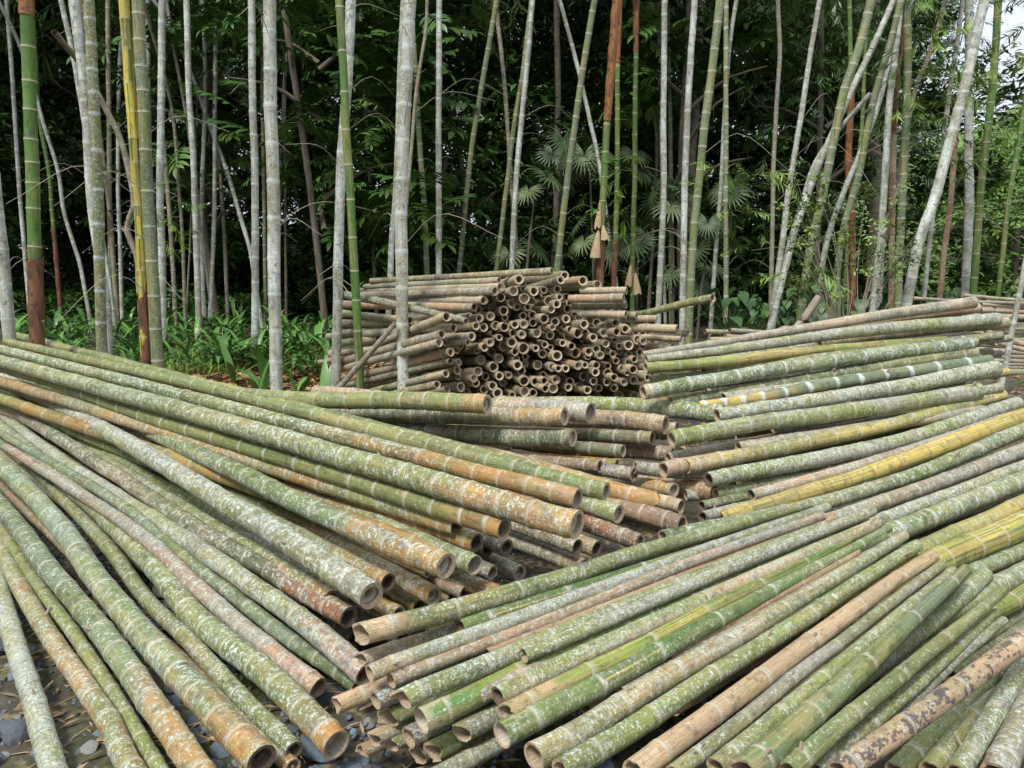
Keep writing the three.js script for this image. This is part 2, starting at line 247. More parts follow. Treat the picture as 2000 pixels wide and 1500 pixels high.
// a cut pole laid in a pile: pts pixels of its centre line from end A to end B, hs heights (or depths when o.d) at the first and last, ws widths in pixels
function pole(kind, pts, hs, ws, label, o = {}) {
  const seed = poleSeed++, n = pts.length, dist = [0];
  if (o.wf) ws = ws.map(w => w * o.wf);
  if (o.st) pts = pts.map(([x, y]) => { const [x0, y0] = pts[0], [x1, y1] = pts[n - 1], t = ((x - x0) * (x1 - x0) + (y - y0) * (y1 - y0)) / ((x1 - x0) ** 2 + (y1 - y0) ** 2); return [lerp(x, lerp(x0, x1, t), o.st), lerp(y, lerp(y0, y1, t), o.st)]; });
  for (let i = 1; i < n; i++) dist.push(dist[i - 1] + Math.hypot(pts[i][0] - pts[i - 1][0], pts[i][1] - pts[i - 1][1]));
  let P;
  const A3 = o.d ? atD(...pts[0], hs[0]) : atH(...pts[0], hs[0]), B3 = o.d ? atD(...pts[n - 1], hs[1]) : atH(...pts[n - 1], hs[1]), dA = depthOf(A3), dB = depthOf(B3);
  P = pts.map(([x, y], i) => { const t = dist[i] / dist[n - 1], d = 1 / lerp(1 / dA, 1 / dB, t); return atD(x, y, d); });
  if (o.run) { P = [A3]; for (let i = 1; i <= 3; i++) P.push(A3.clone().addScaledVector(V(...o.dir).normalize(), o.run * i / 3)); }
  let rA = ws[0] * dA / F / 2, rB = o.run ? rA * .9 : ws[1] * dB / F / 2;
  const nP = P.length, L0 = P.reduce((s, p, i) => i ? s + p.distanceTo(P[i - 1]) : 0, 0);
  if (o.extB && !o.run) { const t = P[nP - 1].clone().sub(P[nP - 2]).normalize(); t.y = clamp(t.y, -.02, .05); P.push(P[nP - 1].clone().addScaledVector(t.normalize(), o.extB)); rB = Math.max(rB * .6, rB + (rB - rA) / L0 * o.extB * .3); }
  if (o.extA) { const t = P[0].clone().sub(P[1]).normalize(); t.y = clamp(t.y, -.05, .02); P.unshift(P[0].clone().addScaledVector(t.normalize(), o.extA)); }
  const path = pathOf(P), len = Math.max(4, path.L + .02);
  stats.push([label.slice(0, 40), (rA * 200).toFixed(1), (rB * 200).toFixed(1), path.L.toFixed(2), A3.y.toFixed(2), B3.y.toFixed(2), dA.toFixed(1), dB.toFixed(1)].join(' '));
  const sk = o.skin ?? skin(kind, len, o.sp ?? .2, seed, o.p);
  const a = 'A' in o ? o.A : 'd', b = 'B' in o ? o.B : 'o', base = P[0].clone(); base.y = 0;
  const g = thing(o.name ?? 'bamboo_pole', label, 'bamboo pole', o.group);
  const c = buildCulm(path, rA, rB, sk, { seg: o.seg ?? 20, seed: seed * 31, endA: shape(a), endB: shape(b), wobble: o.wob ?? .012 });
  mesh('culm', c.geo, skinMat(sk.ai), g);
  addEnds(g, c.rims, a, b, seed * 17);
  const gs = rngOf(seed * 53 + 1);
  if (!o.skin) for (let i = 0, k = gs() < .55 ? 1 + Math.floor(gs() * 2) : 0; i < k; i++) {             // trimmed side branches
    const nl = sk.nodes.filter(m => m < Math.min(path.L, 3.2)), s = nl[Math.floor(gs() * nl.length)] ?? .5, Pn = path.at(s), Tn = path.tan(s), [N, B] = frame(Tn), a = rr(.2, 2.9, gs), r = lerp(rA, rB, s / path.L), dir = N.clone().multiplyScalar(Math.cos(a)).addScaledVector(B, Math.sin(a)), l = rr(.012, .04, gs);
    mesh('branch_stub', stubGeo(Pn.addScaledVector(dir, r * .93), dir.addScaledVector(Tn, rr(.2, .8, gs)).normalize(), l, r * rr(.1, .2, gs)), cutMat.grey, g);
  }
  settle(g, base);
  laid.push({ path, rA, rB, g, sk });
  return g;
}
const laid = [];

// ---------------------------------------------------------------- the setting: ground, hill
const soil = (() => {
  const a = noiseTable(1024, 1024, 180, 180, 41), b = noiseTable(1024, 1024, 40, 40, 42), c = noiseTable(1024, 1024, 9, 9, 43), d = noiseTable(1024, 1024, 3, 3, 44);
  return colorTexture(1024, 1024, (x, y, o) => {
    const k = y * 1024 + x, t = clamp(.5 * a[k] + .5 * b[k], 0, 1), v = .55 + .5 * c[k] + .35 * (d[k] - .5), lit = sst(.55, .72, .5 * c[k] + .5 * b[k]), gr = sst(.5, .62, .6 * a[k] + .4 * d[k]);
    for (let q = 0; q < 3; q++) { let z = lerp([.075, .07, .062][q], [.1, .075, .045][q], t); z = lerp(z, [.26, .19, .1][q], lit * .7); z = lerp(z, [.06, .085, .025][q], gr * .55); o[q] = z * v; }
  }, [1, 1]);
})();
const soilBump = greyTexture(512, 512, (() => { const a = noiseTable(512, 512, 30, 30, 45), b = noiseTable(512, 512, 7, 7, 46); return (x, y) => .6 * a[y * 512 + x] + .4 * b[y * 512 + x]; })());
let ground;
{
  const g = new THREE.PlaneGeometry(260, 260, 200, 200); g.rotateX(-Math.PI / 2); const p = g.attributes.position, uv = g.attributes.uv;
  for (let i = 0; i < p.count; i++) { // finer cells near the camera
    const sx = p.getX(i) / 130, sz = p.getZ(i) / 130, x = Math.sign(sx) * Math.pow(Math.abs(sx), 2.2) * 130, z = Math.sign(sz) * Math.pow(Math.abs(sz), 2.2) * 130 - 4;
    p.setXYZ(i, x, groundY(x, z) + .015 * Math.sin(x * 3.1) * Math.cos(z * 2.7), z); uv.setXY(i, x / 3, z / 3);
  }
  g.computeVertexNormals();
  ground = structure('ground', g, new THREE.MeshStandardMaterial({ map: soil, roughness: .95, bumpMap: soilBump, bumpScale: .02 }));
}

// ---------------------------------------------------------------- cut poles, the pile that runs off to the left
const GL = 'poles of the fanned pile beside the gravel', T = (end, el = .8, o = {}) => ({ end, el, ...o });
const L = (kind, pts, hs, ws, label, o = {}) => pole(kind, pts, hs, ws, label, { group: GL, sp: .2, wf: .96, st: .15, ...o, ...(o.extB >= 2.5 ? { run: 4.2, dir: [-.7, .035, -.71] } : {}) });
L('gg', [[1266, 976], [640, 812], [26, 654]], [.47, .98], [42, 16], 'pole with split brown butt end, behind the topmost pole of the fanned pile', { A: 'J', B: 'o', p: T('orange', 1.6) });
L('gg', [[1183, 961], [438, 766], [14, 668]], [.58, 1.0], [38, 17], 'smooth grey-green pole along the top back edge of the fanned pile', { B: 'o', A: 'd' });
L('gl', [[1128, 973], [700, 862], [350, 771], [0, 683]], [.62, .98], [42, 20], 'speckled pole turning golden at its butt, second down the fanned pile', { A: 'g', extB: 1.2, p: T('orange', 2.2, { lf: 2 }) });
L('gl', [[1125, 1027], [700, 900], [350, 800], [0, 705]], [.7, .98], [61, 25], 'thickest speckled pole with a large hollow orange butt atop the fanned pile', { A: 'd', extB: 1, p: T('orange', 1.0, { sp: .85 }) });
L('gg', [[985, 1034], [600, 908], [305, 820], [120, 752]], [.62, .86], [47, 26], 'smooth green pole with clean round open end and pale node rings', { A: 'o', extB: 1.2, p: T('orange', .7, { nb: .45, li: .08 }) });
L('or', [[929, 1062], [600, 941], [437, 885], [300, 835]], [.5, .68], [40, 24], 'bright orange pole with a black rotten end, under the smooth green one', { A: 'x', extB: 1.6, p: { li: .06 } });
L('bl', [[870, 1107], [600, 990], [350, 868], [122, 764], [50, 738]], [.55, .76], [53, 22], 'blue-green lichen pole ending in a thick-walled ring with small hole', { A: 'd', extB: 1, p: T('orange', .9) });
L('gl', [[927, 1105], [796, 1053], [560, 960]], [.47, .58], [43, 32], 'short-showing green pole with a white diaphragm, tucked under the orange pole', { A: 'w', extB: 2.5 });
L('gw', [[726, 1164], [600, 1077], [367, 934], [245, 859], [87, 778], [0, 737]], [.46, .74], [57, 24], 'very pale lichen-covered pole with charred hollow end in the fanned pile', { A: 'd', extB: .8, p: { li: .72 } });
L('gl', [[757, 1138], [700, 1095], [560, 1016], [430, 935]], [.4, .55], [38, 26], 'slender yellow-green lichen pole with broken rim beside the very pale pole', { A: 'x', extB: 2.5, p: T('orange', .8) });
L('ol', [[848, 1163], [722, 1088], [560, 1000]], [.36, .48], [40, 30], 'orange and lichen pole whose round end juts below the blue-green one', { A: 'd', extB: 3 });
L('pk', [[908, 1157], [775, 1118], [600, 1050]], [.3, .42], [34, 26], 'pinkish brown pole end half hidden under the blue-green lichen pole', { A: 'j', extB: 2.5 });
L('gl', [[780, 1200], [595, 1113], [525, 1068], [350, 967], [245, 907], [140, 845], [0, 761]], [.27, .66], [34, 20], 'narrow mossy green pole directly below the very pale lichen pole', { A: 'o', extB: 1, p: T('orange', .6, { mo: .35, li: .25 }) });
L('ol', [[820, 1186], [700, 1140], [560, 1060]], [.24, .36], [36, 28], 'reddish pole end with dark hollow under the narrow mossy pole', { A: 'x', extB: 3 });
L('dk', [[682, 1206], [612, 1168], [525, 1114], [385, 1033], [210, 917], [0, 785]], [.3, .62], [44, 22], 'dark grey lichen pole with a rust-red butt in the fanned pile', { A: 'x', extB: 1, p: T('rust', .7) });
L('gw', [[714, 1318], [647, 1254], [525, 1163], [402, 1078], [245, 979], [122, 902], [0, 812]], [.22, .52], [50, 24], 'pale green lichen pole with a rosy butt touching the crossing pile', { A: 'o', extB: 1, p: T('pink', .6) });
L('bl', [[700, 1340], [595, 1270], [455, 1164], [343, 1077], [240, 990]], [.13, .4], [36, 22], 'thin blue-green pole sunk between the rosy-butted pole and a pink one', { A: 'o', extB: 2, p: { li: .25 } });
L('pk', [[618, 1340], [525, 1268], [385, 1150], [280, 1050]], [.13, .36], [44, 26], 'pole with bare pink broken butt end above black shadow gap', { A: 'j', extB: 2.2, p: T('pink', .9, { li: .5 }) });
L('gl', [[658, 1456], [525, 1320], [385, 1208], [315, 1120], [245, 1045], [140, 950], [0, 835]], [.13, .5], [62, 27], 'thick lichen pole with wide bowl-like white hollow end over the gravel', { A: 'w', extB: 1, p: T('orange', .5, { el: .5 }) });
L('gl', [[574, 1466], [455, 1345], [367, 1248], [297, 1182], [210, 1066], [87, 932], [0, 859]], [.09, .38], [40, 22], 'thin lichen pole with a short twig stub, beside the bowl-ended thick pole', { A: 'x', extB: 1 });
L('ol', [[572, 1498], [470, 1400], [330, 1250]], [.06, .16], [34, 28], 'low brown pole end lying on the gravel beneath the thin stubbed pole', { A: 'g', extB: 3 });
L('bl', [[508, 1486], [420, 1394], [315, 1280], [210, 1157], [105, 1014], [0, 905]], [.13, .5], [66, 34], 'stout green pole with a long vivid orange butt and dark open end', { A: 'x', extB: .8, p: T('orange', 1.0) });
L('bl', [[410, 1540], [378, 1490], [315, 1397], [210, 1245], [105, 1122], [18, 1010]], [.1, .34], [60, 36], 'stout green pole with burnt-orange butt leaving the picture at the bottom', { A: 'o', extB: 1.5, p: T('orange', 1.1, { li: .34 }) });
L('yg', [[330, 1535], [262, 1420], [175, 1280], [87, 1157], [10, 1045]], [.06, .22], [34, 22], 'thin yellow-green pole squeezed between two stout poles near the gravel', { A: 'o', extB: 1.5, p: { li: .3, st: null } });
L('ol', [[275, 1530], [252, 1492], [210, 1404], [122, 1280], [52, 1175], [-10, 1040]], [.08, .2], [50, 28], 'rust and white lichen pole second from the bare gravel', { A: 'o', extB: 1.5, p: { li: .5 } });
L('gw', [[112, 1530], [100, 1490], [70, 1385], [28, 1262], [-8, 1120]], [.06, .12], [50, 34], 'whitest lichen pole lying alone along the gravel edge', { A: 'o', extB: 1.5, p: { li: 1.05, so: .15, sc: [.2, .19, .14] } });
L('dk', [[953, 1073], [800, 1010]], [.4, .5], [36, 30], 'blackened pole end beside the black rotten orange pole', { A: 'x', extB: 3 });
L('dk', [[990, 1068], [850, 1020]], [.44, .52], [34, 30], 'dark weathered pole end under the clean round open end', { A: 'x', extB: 3 });
L('gy', [[960, 1117], [860, 1080]], [.36, .42], [32, 28], 'small gnarled grey pole end beside the white diaphragm', { A: 'j', extB: 3 });
L('gw', [[1015, 1120], [900, 1080]], [.32, .4], [36, 32], 'grey pole end with shredded pale fibres under the fanned pile', { A: 'd', extB: 3 });
L('gy', [[1140, 1108], [1013, 1064]], [.36, .42], [36, 32], 'grey fibrous pole lying in the dark behind the fanned pile ends', { A: 'g', extB: 3 });
L('dk', [[1127, 1068], [1000, 1030]], [.46, .52], [34, 30], 'burnt black pole end under the thickest speckled pole', { A: 'x', extB: 3 });
L('gy', [[1166, 1072], [1040, 1035]], [.42, .48], [36, 30], 'dark ringed pole end beneath the red-brown short pole', { A: 'x', extB: 3 });
L('rb', [[1250, 1058], [1146, 1020], [1020, 985]], [.42, .48], [36, 32], 'dark red-brown pole with pale ringed end pointing at the crossing pole', { A: 'd', extB: 3 });
L('ol', [[1209, 1003], [1146, 985], [1040, 955]], [.5, .54], [38, 34], 'short-showing rusty lichen pole end just below the grey-green top pole', { A: 'd', extB: 3 });
L('rb', [[1330, 1025], [1216, 1000], [1080, 965]], [.4, .46], [42, 36], 'broad reddish pole end with pale band, farthest out of the fanned pile', { A: 'j', extB: 3, p: { li: .12, a: 'pink' } });
L('tn', [[1328, 990], [1240, 975]], [.4, .44], [30, 28], 'plain pinkish tan pole end behind the split brown butt', { A: 'j', extB: 3 });

// ---------------------------------------------------------------- the low middle pile in front of the tall stack
const GM = 'poles of the low middle pile';
const M = (kind, pts, ds, ws, label, o = {}) => pole(kind, pts, [ds[0] + .4, ds[1] + .4 + (pts[0][0] - pts.at(-1)[0]) / 350 * .55], ws, label, { group: GM, sp: .26, d: true, extB: 1.6, A: 'd', ...o });
M('gg', [[952, 788], [770, 783], [600, 781]], [4.5, 4.7], [39, 31], 'smooth green pole lying topmost and foremost on the low middle pile', { p: T('orange', .35), extB: .6 });
M('pk', [[1152, 806], [1040, 796], [900, 794]], [4.6, 4.85], [42, 34], 'lichen pole with broad ragged grey end atop the low middle pile', { A: 'g' });
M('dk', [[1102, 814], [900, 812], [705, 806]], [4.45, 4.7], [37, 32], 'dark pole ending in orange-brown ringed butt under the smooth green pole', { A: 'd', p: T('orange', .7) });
M('gl', [[1408, 809], [1300, 797], [1165, 790], [1000, 789]], [4.75, 4.95], [38, 30], 'mossy pale pole of the middle pile reaching onto the broad heap', { A: 'j', extB: .1, p: { mo: .4 } });
M('rb', [[1300, 830], [1200, 820], [1060, 815]], [4.6, 4.75], [37, 33], 'pink-red pole with round open end in the low middle pile', { A: 'o', p: { a: 'pink', li: .2 } });
M('gy', [[1322, 842], [1220, 838], [1100, 832]], [4.75, 4.85], [36, 32], 'grey pole end peeping out behind the pink-red one', { A: 'w' });
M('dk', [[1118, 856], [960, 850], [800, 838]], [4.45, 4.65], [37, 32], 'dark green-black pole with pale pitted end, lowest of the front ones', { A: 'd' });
M('dk', [[1274, 856], [1180, 852], [1050, 846]], [4.55, 4.7], [28, 28], 'blackish brown square-cut pole under the pink-red one', { A: 'x', p: { a: 'brown', b: 'dark', li: .12 } });  // this and the low dk poles below: shade put into darker skins
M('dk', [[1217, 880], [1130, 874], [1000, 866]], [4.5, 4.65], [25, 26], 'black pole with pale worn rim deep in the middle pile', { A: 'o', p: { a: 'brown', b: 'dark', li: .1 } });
M('rb', [[1302, 886], [1230, 880], [1100, 874]], [4.6, 4.75], [31, 30], 'maroon lichen pole end low in the middle pile', { A: 'J', p: { a: 'brown' } });
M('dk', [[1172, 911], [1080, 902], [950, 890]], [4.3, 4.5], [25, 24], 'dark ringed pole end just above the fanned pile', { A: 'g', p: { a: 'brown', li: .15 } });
M('or', [[1205, 906], [1140, 900], [1040, 892]], [4.5, 4.6], [20, 20], 'small glowing orange pole in a gap of the middle pile', { A: 'o', p: { li: .05 } });
M('gy', [[1238, 928], [1180, 918], [1060, 900]], [4.2, 4.4], [28, 26], 'brown ringed pole end beside the split brown butt', { A: 'd', p: { a: 'brown' } });
M('rb', [[1396, 962], [1310, 950], [1180, 938]], [4.15, 4.4], [38, 34], 'rust-red square-ended pole sticking out under the broad heap', { A: 'x', p: { a: 'rust', b: 'pink', li: .2 } });
M('ol', [[1316, 958], [1280, 950], [1180, 935]], [4.1, 4.35], [30, 28], 'yellow-orange pole end between split butt and rust-red pole', { A: 'd' });

// ---------------------------------------------------------------- the broad heap on the right: left ends near, right ends far
const GR = 'poles of the broad heap of long poles';
const H = (kind, pts, hs, ws, label, o = {}) => pole(kind, pts, hs, ws, label, { group: GR, sp: .2, B: 'o', A: 'o', st: .25, ...o });
H('tn', [[1255, 693], [1420, 668], [1562, 642], [1740, 612], [1902, 590]], [6.3, 6.7], [14, 24], 'grey-tan pole slanting up highest on the broad heap', { d: 1, p: { a: 'grey', b: 'tan', li: .3 } });
H('tn', [[1500, 672], [1740, 622], [1908, 601]], [6.6, 6.9], [14, 22], 'plain tan pole end just under the highest slanting pole', { d: 1 });
H('ms', [[1262, 702], [1420, 682], [1597, 656], [1780, 635], [1948, 624]], [5.9, 6.4], [17, 27], 'mossy pole splashed with white lichen, second highest of the broad heap', { d: 1, p: { mo: .42, li: .55 } });
H('tn', [[1600, 672], [1800, 645], [1966, 630]], [6.3, 6.6], [22, 24], 'brown mossy pole end behind the lichen-splashed one', { d: 1, p: { mo: .4, li: .3, a: 'brown' } });
H('ys', [[1261, 719], [1420, 706], [1590, 685], [1720, 674]], [5.8, 6.2], [23, 18], 'bright yellow striped pole with pink node rings high on the broad heap', { d: 1, extB: .6, p: { nd: 'pink' } });
H('gy', [[1560, 690], [1740, 672], [1892, 656]], [6.2, 6.5], [14, 19], 'dark grey pole end lying over the olive striped pole', { d: 1 });
H('yg', [[1270, 742], [1420, 728], [1600, 698], [1760, 682], [1905, 668]], [5.9, 6.2], [16, 20], 'slim yellow-green pole just behind the open-ended blue-green one', { d: 1 });
H('bl', [[1256, 766], [1352, 748], [1485, 725], [1650, 700], [1780, 684], [1896, 672]], [5.2, 5.9], [29, 25], 'blue-green lichen pole with a bare tan open end beside the tall stack', { d: 1, p: T('tan', .3, { nb: .6 }) });
H('gg', [[1310, 788], [1422, 768], [1615, 733], [1760, 710], [1903, 689]], [5.3, 5.9], [24, 25], 'dark green pole under the open-ended blue-green one', { d: 1, p: { a: 'dark', b: 'green', li: .25 } });
H('fg', [[1365, 795], [1482, 777], [1604, 753], [1713, 735], [1830, 718], [1931, 706]], [5.2, 5.7], [24, 26], 'clean green pole with white rings and yellow patches on the broad heap', { d: 1, p: { end: 'yellow', el: 1.5, a: 'blue', b: 'blue', li: .04, nb: .9, ns: 1 } });
H('gw', [[1400, 812], [1545, 791], [1685, 770], [1820, 745], [1946, 719]], [5.0, 5.4], [28, 31], 'silver-grey lichen pole across the middle of the broad heap', { d: 1, p: { li: 1.0, so: .2, sc: [.2, .19, .17] } });
H('ms', [[1312, 858], [1440, 830], [1597, 811], [1790, 784], [1912, 763]], [4.75, 5.3], [34, 31], 'thick olive mossy pole below the silver-grey one', { d: 1, p: { mo: .6, li: .35 } });
H('pk', [[1305, 896], [1510, 858], [1650, 832], [1780, 808]], [4.85, 5.4], [24, 22], 'pinkish grey lichen pole under the thick olive mossy pole', { d: 1, extB: .8, p: { li: .6 } });
H('ye', [[1343, 911], [1510, 879], [1720, 837], [1860, 800], [1958, 771]], [4.55, 5.4], [31, 23], 'yellow-green striped pole with clean tan hollow left end', { d: 1, p: T('tan', .25, { li: .22 }), A: 'j' });
H('ms', [[1384, 936], [1496, 917], [1615, 897], [1790, 858], [1986, 789]], [4.35, 5.3], [31, 30], 'white-lichen pole with dark moss underside and black rotten left end', { d: 1, A: 'x', p: { mo: .5, li: .6 } });
H('bl', [[1300, 920], [1240, 912]].reverse(), [4.6, 4.62], [26, 30], 'short grey ringed stub facing the split butt', { d: 1, A: 'd', extB: 1.5, p: { a: 'brown', b: 'grey' } });
H('tn', [[1296, 917], [1420, 895]], [4.5, 4.7], [32, 30], 'dull grey-tan pole with big round open mouth under the tan-ended striped pole', { d: 1, A: 'o', extB: 2, p: { a: 'grey' } });
H('gl', [[1398, 965], [1545, 938], [1700, 905]], [4.4, 4.8], [22, 22], 'thin grey-green pole beneath the white-lichen pole', { d: 1, extB: 2 });
H('pk', [[1468, 968], [1615, 930], [1740, 893], [1880, 848], [2000, 808]], [4.3, 5.1], [23, 23], 'thin pink and white lichen pole above the golden ringed pole', { d: 1, extB: .6, A: 'x', p: { li: .6 } });
H('gl', [[1370, 988], [1480, 965]], [4.25, 4.5], [20, 20], 'small dark-mouthed pole below the rust-red square end', { d: 1, A: 'x', extB: 2 });
H('ye', [[1405, 1012], [1562, 970], [1664, 938], [1825, 879], [1920, 842], [2010, 812]], [4.1, 5.0], [31, 36], 'golden yellow pole with dark node rings and fine green stripes', { d: 1, A: 'x', extB: .8, p: { nd: 'brown', li: .06, a: 'yellow', b: 'yellow', st: ['olive', .34], nb: .05 } });
H('gy', [[1372, 1010], [1480, 985]], [4.05, 4.3], [24, 22], 'charred pole mouth where the heap meets the front pile', { d: 1, A: 'x', extB: 1.5 });
H('bl', [[1600, 984], [1790, 930], [1900, 884], [2010, 836]], [4.15, 4.8], [27, 29], 'blue-green lichen pole just below the golden ringed pole', { d: 1, extA: 1, extB: .8, p: { li: .36 } });
H('gy', [[1590, 1026], [1720, 982], [1870, 930], [2010, 876]], [4.0, 4.6], [28, 29], 'brown and grey lichen pole second below the golden ringed pole', { d: 1, extA: 1, extB: .8, p: { li: .5 } });
H('tn', [[1640, 1016], [1780, 972], [1900, 930], [2010, 894]], [4.08, 4.6], [16, 18], 'thin straw-coloured pole peeping between two lichen poles of the heap', { d: 1, extB: .8, extA: .6 });
H('gw', [[1690, 1026], [1800, 986], [1895, 952], [2010, 911]], [3.85, 4.4], [26, 28], 'bluish grey lichen pole in the lower part of the broad heap', { d: 1, extA: 1, extB: .8 });
H('gl', [[1715, 1050], [1800, 1020], [1888, 984], [2010, 935]], [3.65, 4.2], [38, 37], 'thick green pole with white specks above two yellow striped poles', { d: 1, extA: 1.2, extB: .8, p: { nb: .5 } });
H('ye', [[1780, 1082], [1860, 1044], [1930, 1017], [2010, 980]], [3.5, 3.9], [35, 36], 'straw-yellow pole with fine green stripes and brown rings', { d: 1, extA: 1, extB: .8, p: { nd: 'brown', li: .12 } });
H('ys', [[1820, 1104], [1880, 1076], [1965, 1042], [2020, 1015]], [3.35, 3.75], [50, 52], 'brightest thick yellow and green striped pole by the right picture edge', { d: 1, extA: .9, extB: .8, p: { li: .03, a: 'yellow', b: 'lime' } });
H('gl', [[1870, 1130], [1940, 1102], [2015, 1070]], [3.3, 3.65], [30, 32], 'lichen pole just below the brightest yellow striped pole', { d: 1, extA: 1, extB: .8 });
H('gl', [[1920, 1158], [1965, 1135], [2015, 1108]], [3.15, 3.4], [36, 38], 'olive lichen pole low at the right picture edge', { d: 1, extA: 1, extB: .8, p: { a: 'lime', b: 'olive' } });
H('ys', [[1930, 1198], [1970, 1178], [2015, 1148]], [3.1, 3.3], [38, 38], 'dark green and yellow striped pole lowest at the right picture edge', { d: 1, extA: .8, extB: .8, p: { a: 'lime', b: 'green', li: .03, st: ['dark', .4] } });

// ---------------------------------------------------------------- the front pile: butts toward the lower left, tips resting on the broad heap
const GF = 'poles of the front pile';
const Fp = (kind, pts, hs, ws, label, o = {}) => pole(kind, pts, hs, ws, label, { group: GF, sp: .36, A: 'j', B: 'o', wf: .88, st: .5, ...o });
Fp('gl', [[716, 1233], [810, 1216], [967, 1174], [1100, 1132], [1219, 1088], [1300, 1064], [1440, 1022], [1580, 984]], [.47, .53], [52, 22], 'long green pole with split tan butt lying along the back of the front pile', { A: 'J', p: T('tan', .22, { li: .3, mo: .25 }) });
Fp('gs', [[840, 1240], [1027, 1180], [1195, 1118], [1340, 1068], [1500, 1020]], [.38, .46], [32, 22], 'bright green striped pole half hidden beneath the long back pole', { p: { li: .02, a: 'lime', b: 'fresh' } });
Fp('gy', [[715, 1285], [830, 1248], [980, 1200]], [.36, .4], [34, 28], 'splintered tan butt under the long back pole', { A: 'J', extB: 1, p: T('tan', .4) });
Fp('gw', [[722, 1315], [800, 1284], [967, 1224], [1107, 1170], [1251, 1116], [1380, 1068], [1510, 1024], [1616, 990]], [.4, .52], [40, 20], 'lichen pole with a tan round mouth, third from the back of the front pile', { A: 'o', p: T('tan', .2) });
Fp('tn', [[768, 1328], [915, 1268], [1107, 1195], [1300, 1110], [1450, 1056], [1606, 1008]], [.37, .5], [34, 20], 'pinkish brown pole with a peeled scar, beside the round-mouthed lichen pole', { p: { a: 'grey', b: 'pink', li: .34 } });
Fp('tn', [[668, 1372], [780, 1324], [930, 1262]], [.29, .36], [40, 34], 'torn tan butt reaching farthest toward the bowl-ended pole', { A: 'J', extB: .8, p: { li: .06 } });
Fp('gy', [[735, 1366], [820, 1326], [960, 1268], [1110, 1212]], [.31, .34], [42, 30], 'purplish brown pole with pale broken diaphragm at the front pile corner', { A: 'j', extB: .1 });
Fp('gl', [[798, 1360], [915, 1310], [1037, 1259], [1180, 1196], [1340, 1132], [1500, 1070], [1610, 1028]], [.38, .5], [46, 24], 'green lichen pole with a long splinter torn from its butt', { A: 'J', p: { li: .5 } });
Fp('gw', [[1023, 1280], [1160, 1224], [1300, 1160], [1480, 1084], [1600, 1038], [1704, 998]], [.41, .52], [34, 24], 'small-mouthed lichen pole starting further in than its neighbours', { A: 'o', p: { li: .6, mo: .25 } });
Fp('ms', [[972, 1360], [1125, 1282], [1300, 1202], [1422, 1146], [1560, 1086], [1712, 1022]], [.39, .5], [46, 26], 'mossy white lichen pole with a black-edged crooked open end', { A: 'x', p: { mo: .4, li: .62, so: .2, a: 'tan' } });
Fp('gy', [[938, 1360], [1040, 1310]], [.33, .38], [34, 30], 'small brown stub end next to the black-edged open end', { A: 'd', extB: .1 });
Fp('gs', [[824, 1408], [915, 1362], [1020, 1306], [1180, 1230], [1320, 1176]], [.31, .4], [60, 40], 'pale green pole with large fibrous round mouth at the front pile corner', { A: 'w', extB: .8, p: T('beige', .16, { li: .12, st: ['olive', .3] }) });
Fp('gs', [[998, 1388], [1080, 1347], [1247, 1266], [1377, 1194], [1492, 1140], [1587, 1094], [1656, 1054]], [.38, .48], [46, 20], 'vivid green striped pole with a torn straw-coloured butt', { A: 'J', p: T('tan', .28, { li: .03, a: 'lime', b: 'fresh' }) });
Fp('dg', [[981, 1434], [1090, 1379], [1202, 1326], [1342, 1246], [1464, 1182], [1559, 1127], [1650, 1082], [1735, 1032]], [.36, .47], [60, 20], 'glossy dark green pole dotted with white, wide pale mouth in front', { A: 'w', p: { li: .2, nb: .5 } });
Fp('dg', [[1080, 1446], [1200, 1380], [1340, 1300], [1500, 1208], [1600, 1150]], [.26, .38], [36, 22], 'thin green pole in the gap under the glossy dark green one', { extB: .5 });
Fp('ye', [[1044, 1478], [1139, 1430], [1300, 1324], [1415, 1260], [1517, 1203], [1604, 1148], [1690, 1096], [1766, 1046]], [.34, .46], [66, 24], 'tan and lichen pole with large brown hollow at the lower picture edge', { A: 'o', p: { a: 'tan', b: 'olive', li: .5, so: .2 } });
Fp('yg', [[1100, 1506], [1240, 1430], [1370, 1336], [1485, 1266], [1580, 1206], [1657, 1150], [1792, 1064]], [.35, .46], [56, 27], 'olive-yellow speckled pole beside the large brown hollow', { p: { a: 'olive', b: 'lime', li: .3, sp: .8 } });
Fp('tn', [[1240, 1506], [1300, 1460], [1405, 1384], [1492, 1316], [1590, 1240], [1734, 1134], [1822, 1088]], [.37, .47], [58, 29], 'smooth dry beige-tan pole in the middle of the front pile', { p: { li: .1, a: 'tan', b: 'tan' } });
Fp('gy', [[1315, 1510], [1400, 1445], [1468, 1392], [1559, 1309], [1650, 1245], [1740, 1174], [1840, 1104]], [.35, .46], [38, 21], 'grey pole with a peeled dark node next to the smooth tan one', { p: { a: 'grey', b: 'olive', li: .25 } });
Fp('ms', [[1400, 1498], [1499, 1420], [1597, 1332], [1702, 1247], [1780, 1180], [1862, 1116]], [.34, .46], [46, 23], 'bright mossy pole with a bare splinter sticking up', { p: { a: 'olive', b: 'lime', mo: .4, li: .36 } });
Fp('dg', [[1455, 1506], [1530, 1446], [1604, 1386], [1699, 1298], [1779, 1218], [1846, 1158], [1886, 1113]], [.36, .48], [70, 25], 'thickest smooth green pole of the front pile with broad clean internodes', { sp: .42, p: { li: .05, a: 'green', b: 'blue' } });
Fp('gl', [[1560, 1420], [1700, 1312], [1818, 1222], [1877, 1172], [1926, 1122]], [.26, .4], [46, 34], 'grey-mossy pole between thickest green pole and brown-tipped one', { extA: .4, p: { li: .5, mo: .3 } });
